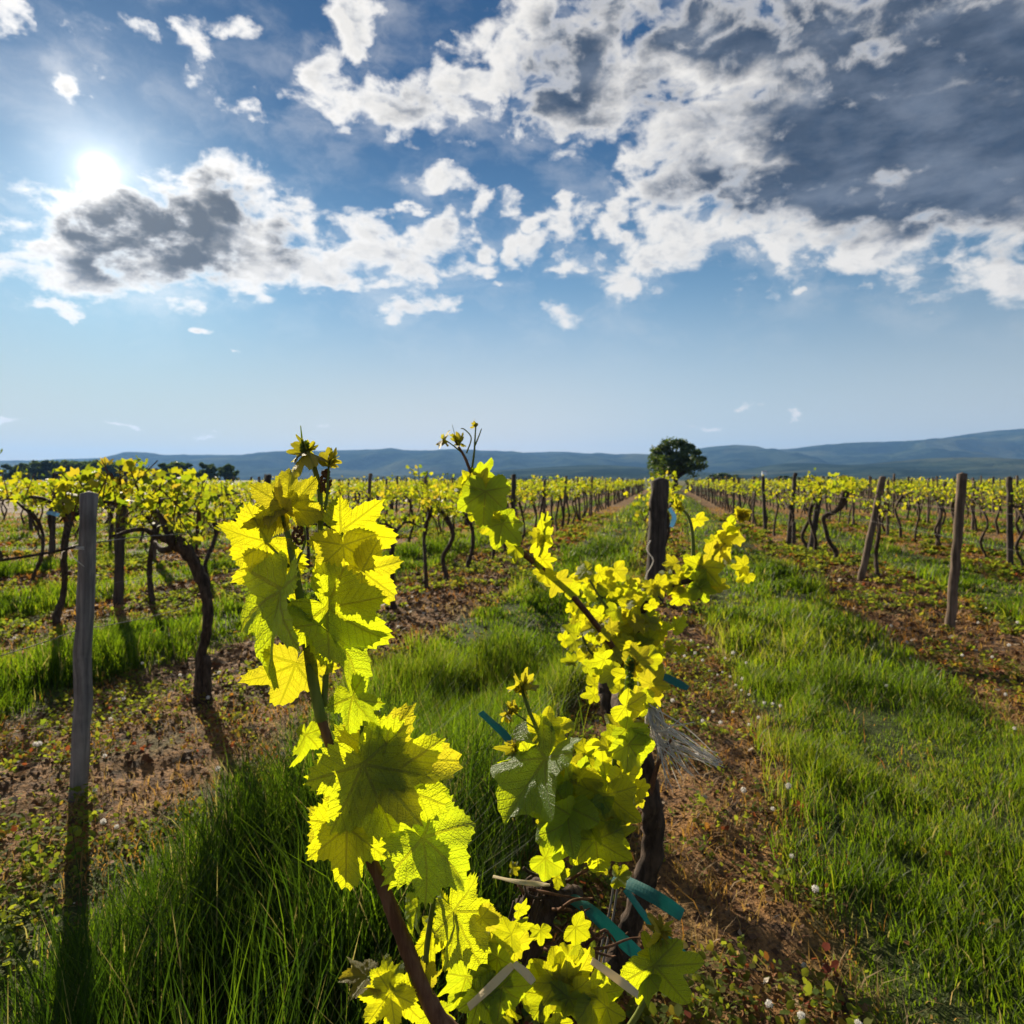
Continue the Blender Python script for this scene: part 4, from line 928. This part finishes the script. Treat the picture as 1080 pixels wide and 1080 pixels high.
# ------------------------------------------------------------------ ties and strips
def strip(name, pts, w, m, label, cat, roll=.3, thick=.0012, z=None):
    """a flat band along pts; solid, gently twisted"""
    pts = [np.array(q) for q in pts]; c, _ = spline(np.array(pts), np.ones(len(pts)), 8); k = len(c)
    t = np.gradient(c, axis=0); t /= np.linalg.norm(t, axis=1)[:, None]
    vd = np.array(EYE)-c; vd /= np.linalg.norm(vd, axis=1)[:, None]
    sd = np.cross(t, vd); sd /= np.linalg.norm(sd, axis=1)[:, None]; nn = np.cross(sd, t)
    a = roll+1.3*np.linspace(-.5, .5, k)**2+.25*np.sin(np.linspace(0, 7, k)); s2 = sd*np.cos(a)[:, None]+nn*np.sin(a)[:, None]; n2 = np.cross(s2, t)
    u = np.array([-1, -.4, .4, 1]); off = np.array([.0, .05, .05, 0])
    V = []
    for sgn in (0, 1):
        V.append(np.stack([c+s2*(w*.5*uu)+n2*(w*oo-sgn*thick) for uu, oo in zip(u, off)], 1))
    V = np.stack(V, 1)        # k,2,4,3
    idx = lambda i, sg, j: i*8+sg*4+j
    F = []
    for i in range(k-1):
        for j in range(3):
            F.append((idx(i, 0, j), idx(i, 0, j+1), idx(i+1, 0, j+1), idx(i+1, 0, j))); F.append((idx(i, 1, j), idx(i+1, 1, j), idx(i+1, 1, j+1), idx(i, 1, j+1)))
        F.append((idx(i, 0, 0), idx(i+1, 0, 0), idx(i+1, 1, 0), idx(i, 1, 0))); F.append((idx(i, 0, 3), idx(i, 1, 3), idx(i+1, 1, 3), idx(i+1, 0, 3)))
    for i in (0, k-1):
        for j in range(3): F.append((idx(i, 0, j), idx(i, 1, j), idx(i, 1, j+1), idx(i, 0, j+1)))
    uv = np.zeros((k*8, 2)); uv[:, 0] = np.tile(np.tile(u, 2), k); uv[:, 1] = np.repeat(np.linspace(0, 1, k), 8)
    b = MB(); b.add(V.reshape(-1, 3)-c[0], [F], uv); o = tag(b.build(name, m, smooth=False), label, cat); o.location = c[0]
    return o
strip('tie_strip', [P(598, 944, 1.33), P(622, 960, 1.3), P(650, 986, 1.28), P(684, 1017, 1.26)], .025, M_TEAL, 'long teal plastic strip pointing down right from the black vine head', 'plant tie')
strip('tie_strip', [P(648, 924, 1.55), P(672, 936, 1.5), P(697, 950, 1.46), P(720, 965, 1.44)], .028, M_TEAL, 'broad teal plastic strip crossing the leaning dark trunk', 'plant tie', .1)
strip('tie_strip', [P(660, 938, 1.56), P(682, 968, 1.52), P(708, 996, 1.5), P(736, 1018, 1.48)], .02, M_TEAL, 'narrow teal plastic strip hanging lowest right of the leaning trunk', 'plant tie', .5)
strip('tie_strip', [P(507, 751, 1.5), P(520, 763, 1.48), P(534, 777, 1.45), P(548, 800, 1.4)], .016, M_TEAL, 'small teal plastic strip sticking out left of the second shoot', 'plant tie')
strip('tie_strip', [P(690, 708, 2.4), P(706, 716, 2.38), P(726, 726, 2.35)], .028, M_TEAL, 'dark teal strip end right of the bushy vine', 'plant tie', .5)
strip('straw_band', [P(494, 1062, .93), P(518, 1040, .94), P(541, 1017, .96)], .011, M_CREAM, 'pale straw coloured band rising across the black trunk', 'straw band')
strip('straw_band', [P(542, 1016, .96), P(552, 1024, .95), P(563, 1036, .94)], .011, M_CREAM, 'short folded end of the pale straw band', 'straw band')
strip('straw_band', [P(624, 1013, .97), P(648, 1030, .96), P(673, 1049, .95)], .011, M_CREAM, 'pale straw coloured band at the foot of the leaning trunk', 'straw band')
strip('straw_band', [P(520, 924, 1.27), P(548, 930, 1.26), P(580, 933, 1.26)], .010, M_CREAM, 'thin yellowish straw laid over the black vine head', 'straw band', .8)
wire([P(648, 928, 1.36), P(643, 960, 1.35), P(634, 1000, 1.33), P(628, 1040, 1.3), P(620, 1090, 1.27)], .0022, 'left one of two thin wires in front of the leaning trunk')
wire([P(652, 930, 1.37), P(647, 965, 1.36), P(638, 1005, 1.34), P(631, 1045, 1.31), P(624, 1090, 1.28)], .0022, 'right one of two thin wires in front of the leaning trunk')
a = np.linspace(0, 5.6, 15)
wire([P(568+15*math.cos(q), 935-12*math.sin(q), 1.27+.02*math.sin(q)) for q in a], .0028, 'dark wire loop round the black vine head', M_BARK, sub=2)
wire([P(552, 915, 1.27), P(558, 920, 1.27), P(566, 923, 1.27), P(575, 925, 1.27)], .0028, 'short dark wire end at the black vine head', M_BARK)
def twine():
    b = MB(); g = np.random.default_rng(4); o0 = P(684, 735, 1.72)
    for i in range(46):
        a = g.random(); ex, ey = (758+g.normal()*4, 806+g.normal()*4) if a < .4 else (728+g.normal()*8, 818+g.normal()*8) if a < .7 else (705+g.normal()*12, 800+g.normal()*20)
        m1 = P(690+g.normal()*5, 765+g.normal()*8, 1.7); e = P(ex, ey, 1.66+g.normal()*.04)
        mid = (m1+e)/2+Vector((0, 0, g.normal()*.01))
        b.tube([o0-o0, m1-o0, mid-o0, e-o0], [.0020, .0019, .0015, .0009], 4, 0, 0, sub=4)
    o = tag(b.build('frayed_twine', M_STRING), 'frayed white twine fanning out from the vine over bare soil', 'twine'); o.location = o0
twine()
strip('tie_strip', [P(706, 536, 7.4), P(711, 545, 7.4), P(708, 556, 7.4)], .05, M_BLUE, 'pale blue tie on the very thick dark post', 'plant tie')
strip('tie_strip', [P(49, 541, 6.6), P(55, 541, 6.6), P(63, 544, 6.6)], .04, M_BLUE, 'small pale blue tie left of the nearest left post', 'plant tie')
b = MB(); o0 = P(690, 600, 7.6)
b.tube([(0, 0, 0), (-.04, -.02, -.1), (.03, -.02, -.22), (-.05, -.02, -.4), (-.03, -.02, -.6)], .006, 5, sub=4)
o = tag(b.build('post_twine', M_STRING), 'white string hanging down the very thick dark post', 'twine'); o.location = P(686, 570, 7.45)

# ------------------------------------------------------------------ ground cover
def wedge(n, r0, r1, seed, pw=1., margin=.12):
    g = np.random.default_rng(seed); r = r0+(r1-r0)*g.random(n)**pw; hl = math.atan(540/FOC)+margin
    a = (g.random(n)*2-1)*hl; a = a-0.0
    fx = np.array([FWD.x, FWD.y]); rx = np.array([RGT.x, RGT.y])
    p = (np.cos(a)*r)[:, None]*fx+(np.sin(a)*r)[:, None]*rx
    return p[:, 0], p[:, 1], r
def grass_w(x, y):
    d, k = row_dist(x); left = (x < ROW0)
    e = d+(fbm(x*1.5, y*.7, 4, 21)-.5)*.5+(fbm(x*7, y*7, 2, 4)-.5)*.3
    e = e+np.where((k == 0), np.where(left, .34, .16), -.08)-np.where((k == -1) & (x > ROW0-SP), .22, 0)
    return np.clip((e-.66)/.24, 0, 1)
def blades(name, x, y, h, w, mat_, rnd, seed, seg=3, bend=.5, label=None, cat=None):
    g = np.random.default_rng(seed); n = len(x); z = gz(x, y)-.01
    a = g.random(n)*6.283; dx, dy = np.cos(a), np.sin(a); b = bend*(.15+g.random(n))*h; wa = a+1.57+g.normal(size=n)*.5
    wx, wy = np.cos(wa)*w*.5, np.sin(wa)*w*.5
    V = []; t_ = np.linspace(0, 1, seg+1)
    for t in t_[:-1]:
        cx, cy_, cz = x+dx*b*t*t, y+dy*b*t*t, z+h*(t-.18*bend*t*t)
        ww = 1-.55*t*t
        V += [np.stack([cx-wx*ww, cy_-wy*ww, cz], 1), np.stack([cx+wx*ww, cy_+wy*ww, cz], 1)]
    V.append(np.stack([x+dx*b, y+dy*b, z+h*(1-.18*bend)], 1))
    V = np.stack(V, 1); m = V.shape[1]; bs_ = (np.arange(n)*m)[:, None]
    Q = np.concatenate([bs_+np.array([[2*i, 2*i+1, 2*i+3, 2*i+2]]) for i in range(seg-1)]) if seg > 1 else np.zeros((0, 4), int)
    T = bs_+np.array([[2*seg-2, 2*seg-1, 2*seg]])
    B = MB(); B.add(V.reshape(-1, 3), [Q, T] if seg > 1 else [T], None, np.repeat(rnd, m))
    return tag(B.build(name, mat_), label, cat, kind='stuff')
def grass_height(x, y):
    k = np.floor((x-ROW0)/SP)          # lane index: 0 is the lane right of the middle row
    base_ = np.where(k == -1, .17, np.where(k == 0, .11, np.where(k == -2, .16, .13)))
    cl = fbm(x*1.6, y*1.1, 3, 41); h = base_*(.25+1.7*np.clip(cl*2.2-.7, 0, 1.2))
    near = np.exp(-((x+1.15)/.55)**2-((y-1.6)/1.1)**2); h = h+near*.26*np.clip(cl*2-.5, 0, 1)
    nr = np.exp(-((x-2.0)/.6)**2-((y-2.6)/1.6)**2); return h+nr*.10
LAY = [('lawn_grass', 330000, .7, 5.5, 1.0, .0038, 3), ('meadow_grass', 270000, 5.5, 15, 1.0, .008, 2), ('field_grass', 230000, 15, 60, 1.25, .022, 1)]
for i, (nm, n, r0, r1, pw, w, seg) in enumerate(LAY):
    x, y, r = wedge(n, r0, r1, 60+i, pw if i else .72)
    keep = np.random.default_rng(i).random(n) < grass_w(x, y)*(.12+.88*np.clip(fbm(x*3.3, y*3.3, 3, 33)*2.6-.85, 0, 1))
    keep &= ~((x < -28) & (y > 12)); x, y, r = x[keep], y[keep], r[keep]; g = np.random.default_rng(5+i); n = len(x)
    h = grass_height(x, y)*(.45+.9*g.random(n)); edge = 1-grass_w(x, y)
    rnd = np.clip(.43+.75*(fbm(x*.8, y*.8, 3, 71)-.5)+.22*g.normal(size=n)*.7+edge*.3, 0, 1)
    rnd = np.clip(rnd-np.where((x < ROW0) & (x > ROW0-SP) & (y < 4), .38*np.clip((4-y)/1.6, 0, 1), 0), 0, 1); rnd = np.where(g.random(n) < .05, .95, rnd)  # near blades left of the middle row darkened: shade put into their colour
    if i == 0:      # long loose grass left of the middle row: fewer, taller, wider blades
        tall = (x < ROW0-.3) & (x > ROW0-2.2) & (y < 3.6); kk = ~tall | (g.random(n) < .42)
        h = np.where(tall, h*1.35+.04*g.random(n), h); x, y, h, rnd, r = x[kk], y[kk], h[kk], rnd[kk], r[kk]; n = len(x)
    blades('grass' if i == 0 else nm, x, y, h, w*(.6+.8*g.random(n))*(1 if i == 0 else np.clip(r/r0, 1, 2)), M_GRASS, rnd, i, seg, .55, ('fresh green grass of the lanes close to the camera', 'green grass of the lanes in the middle distance', 'green grass of the lanes far along the rows')[i], 'grass')
# dry, orange and straw coloured grass at the lane edges
x, y, r = wedge(420000, .8, 38, 91, 1.15); gw = grass_w(x, y); d, k = row_dist(x)
keep = (np.random.default_rng(1).random(len(x)) < np.clip(1-np.abs(gw-.35)*1.6, .06, 1)*np.clip(fbm(x*2.2, y*2.2, 3, 90)*3.6-1.2, 0.02, 1)); x, y = x[keep], y[keep]; g = np.random.default_rng(3)
blades('dry_grass', x, y, (.03+.07*g.random(len(x)))*(.6+fbm(x*3, y*3, 2, 8)), .004*(.6+g.random(len(x)))*np.clip(np.hypot(x, y)/4, 1, 6), M_DRY, np.clip(fbm(x*1.5, y*1.5, 3, 95)*1.4-.2+.15*g.normal(size=len(x)), 0, 1), 7, 2, 1.1, 'dry orange and straw coloured grass along the lane edges', 'dry grass')
# dead leaves, twigs and bark crumbs on the bare strips
x, y, r = wedge(90000, .8, 16, 92, .9); gw = grass_w(x, y); keep = np.random.default_rng(2).random(len(x)) < (1-gw)**2*.95+.02; x, y, r = x[keep], y[keep], r[keep]; n = len(x); g = np.random.default_rng(4)
z = gz(x, y)+.006+.012*g.random(n); B = MB(); s = (.006+.016*g.random(n)**2)*np.clip(r/3.5, 1, 3); a = g.normal(size=(n, 3))*np.array([1, 1, .45]); a /= np.linalg.norm(a, axis=1)[:, None]
up = g.normal(size=(n, 3))*.45+np.array([0, 0, 1]); b_ = np.cross(a, up); b_ /= np.linalg.norm(b_, axis=1)[:, None]; nrm = np.cross(b_, a); c = np.stack([x, y, z], 1); S_ = s[:, None]; asp = np.where(g.random(n) < .3, .12, .5+.3*g.random(n))[:, None]
V = np.stack([c-a*S_, c+b_*S_*asp+nrm*S_*.25, c+a*S_+nrm*S_*.3, c-b_*S_*asp+nrm*S_*.3], 1).reshape(-1, 3); B.add(V, [np.concatenate([np.stack([np.arange(n)*4, np.arange(n)*4+1, np.arange(n)*4+2], 1), np.stack([np.arange(n)*4, np.arange(n)*4+2, np.arange(n)*4+3], 1)])], None, np.repeat(np.clip(g.normal(size=n)*.2+.2+.55*fbm(x*1.2, y*1.2, 3, 99), 0, 1), 4))
tag(B.build('leaf_litter', M_LITTER), 'dead leaves and twigs strewn over the bare soil under the vines', 'leaf litter', kind='stuff')
# low broad-leaved weeds
x, y, r = wedge(60000, .8, 30, 93, 1.0); gw = grass_w(x, y); keep = np.random.default_rng(6).random(len(x)) < np.clip(fbm(x*1.7, y*1.7, 3, 123)*3.4-1.35+.5*np.exp(-((x-.35)/.6)**2-((y-1.6)/.8)**2)+.22*(np.abs(x-ROW0) < 1.4), 0, 1)*(1-.985*gw); x, y, r = x[keep], y[keep], r[keep]
g = np.random.default_rng(9); m = 11; n = len(x)*m; px_ = np.repeat(x, m); py_ = np.repeat(y, m); sz = np.repeat(.5+g.random(len(x)), m); rr_ = g.random(n)*.05*sz; aa = g.random(n)*6.283
cx, cy_ = px_+np.cos(aa)*rr_, py_+np.sin(aa)*rr_; cz = gz(cx, cy_)+.008+.055*sz*g.random(n); s = (.005+.008*g.random(n))*sz*np.clip(np.repeat(r, m)/5, 1, 3.5)
a = np.stack([np.cos(aa), np.sin(aa), .4+.6*g.normal(size=n)], 1); a /= np.linalg.norm(a, axis=1)[:, None]; up = np.array([0, 0, 1])+g.normal(size=(n, 3))*.4; b_ = np.cross(a, up); b_ /= np.linalg.norm(b_, axis=1)[:, None]; nrm = np.cross(b_, a)
c = np.stack([cx, cy_, cz], 1); S_ = s[:, None]
V = np.stack([c-a*S_, c-a*S_*.2+b_*S_*.75-nrm*S_*.1, c+a*S_*.7+b_*S_*.5, c+a*S_*1.1-nrm*S_*.2, c+a*S_*.7-b_*S_*.5, c-a*S_*.2-b_*S_*.75-nrm*S_*.1], 1).reshape(-1, 3)
B = MB(); B.add(V, [(np.arange(n)*6)[:, None]+np.array([[0, 1, 2, 3]]), (np.arange(n)*6)[:, None]+np.array([[0, 3, 4, 5]])], None, np.repeat(np.clip(np.repeat(.25+.6*fbm(x*.9, y*.9, 3, 12)+.18*g.normal(size=len(x)), m)+.1*g.normal(size=n), 0, 1), 6))
tag(B.build('weeds', M_WEED), 'low green and reddish weeds creeping over the bare soil', 'weeds', kind='stuff')
# dandelion clocks
def dandelion():
    r = empty('dandelion_clock', (0, 0, 0), 'white dandelion seed head on a thin stalk among weeds on the bare strips', 'dandelion', 'dandelion clocks among the weeds')
    t = MB(); t.tube([(0, 0, -.01), (.004, .002, .05), (0, 0, .1)], [.0016, .0014, .0012], 5, sub=3); t.build('stalk', M_STEM, r)
    h = MB(); g = np.random.default_rng(2)
    for i in range(110):
        d = g.normal(size=3); d /= np.linalg.norm(d); u = np.cross(d, g.normal(size=3)); u /= np.linalg.norm(u); v = np.cross(d, u); c0 = np.array([0, 0, .1]); e = c0+d*.0125*(.75+.4*g.random())
        h.add([e-u*.0026, e+v*.0026, e+u*.0026, e-v*.0026, c0, e+u*.0004], [[(0, 1, 2, 3)], [(4, 5, 2)]])
    h.build('seed_head', M_FLUFF, r)
    return r
dn = dandelion(); spots = [(230, 813), (123, 866), (109, 866), (100, 834), (741, 768), (722, 700), (733, 692), (747, 683), (757, 712), (762, 704), (776, 722), (770, 712), (782, 726), (790, 730), (795, 738), (806, 742), (815, 742), (823, 745), (783, 716), (765, 695), (748, 705),
      (1070, 767), (935, 722), (848, 1011), (845, 1078), (905, 1079), (811, 1066), (787, 700), (752, 750), (773, 748), (800, 756), (790, 760), (760, 770), (741, 700), (729, 682), (712, 690), (480, 676), (960, 690), (1040, 640), (1015, 690), (940, 660), (905, 650), (60, 672), (25, 660), (150, 700), (190, 712), (40, 790), (590, 690), (640, 745), (735, 800), (835, 900), (815, 850), (860, 940)]
for i in range(36):
    xx, yy, _ = wedge(1, 3, 9, 700+i); d, k = row_dist(xx)
    xx = ROW0+k*SP+np.sign(xx-ROW0-k*SP)*d*.5; spots.append((float(xx[0]), float(yy[0]), 1))
for i, q in enumerate(spots):
    if len(q) == 3: w_ = Vector((q[0], q[1], 0)); sc = .8+.5*random.random()
    else: z = FOC*(CAMH-.09)/(q[1]-HY); w_ = P(q[0], q[1], z); w_.z = 0; sc = .65+.35*random.random()
    w_.z = float(gz(np.array(w_.x), np.array(w_.y))); s3 = (sc*.9, sc*.9, sc*.9)
    if i == 0: dn.location = w_
    else: copy_thing(dn, w_, random.random()*6, s3)
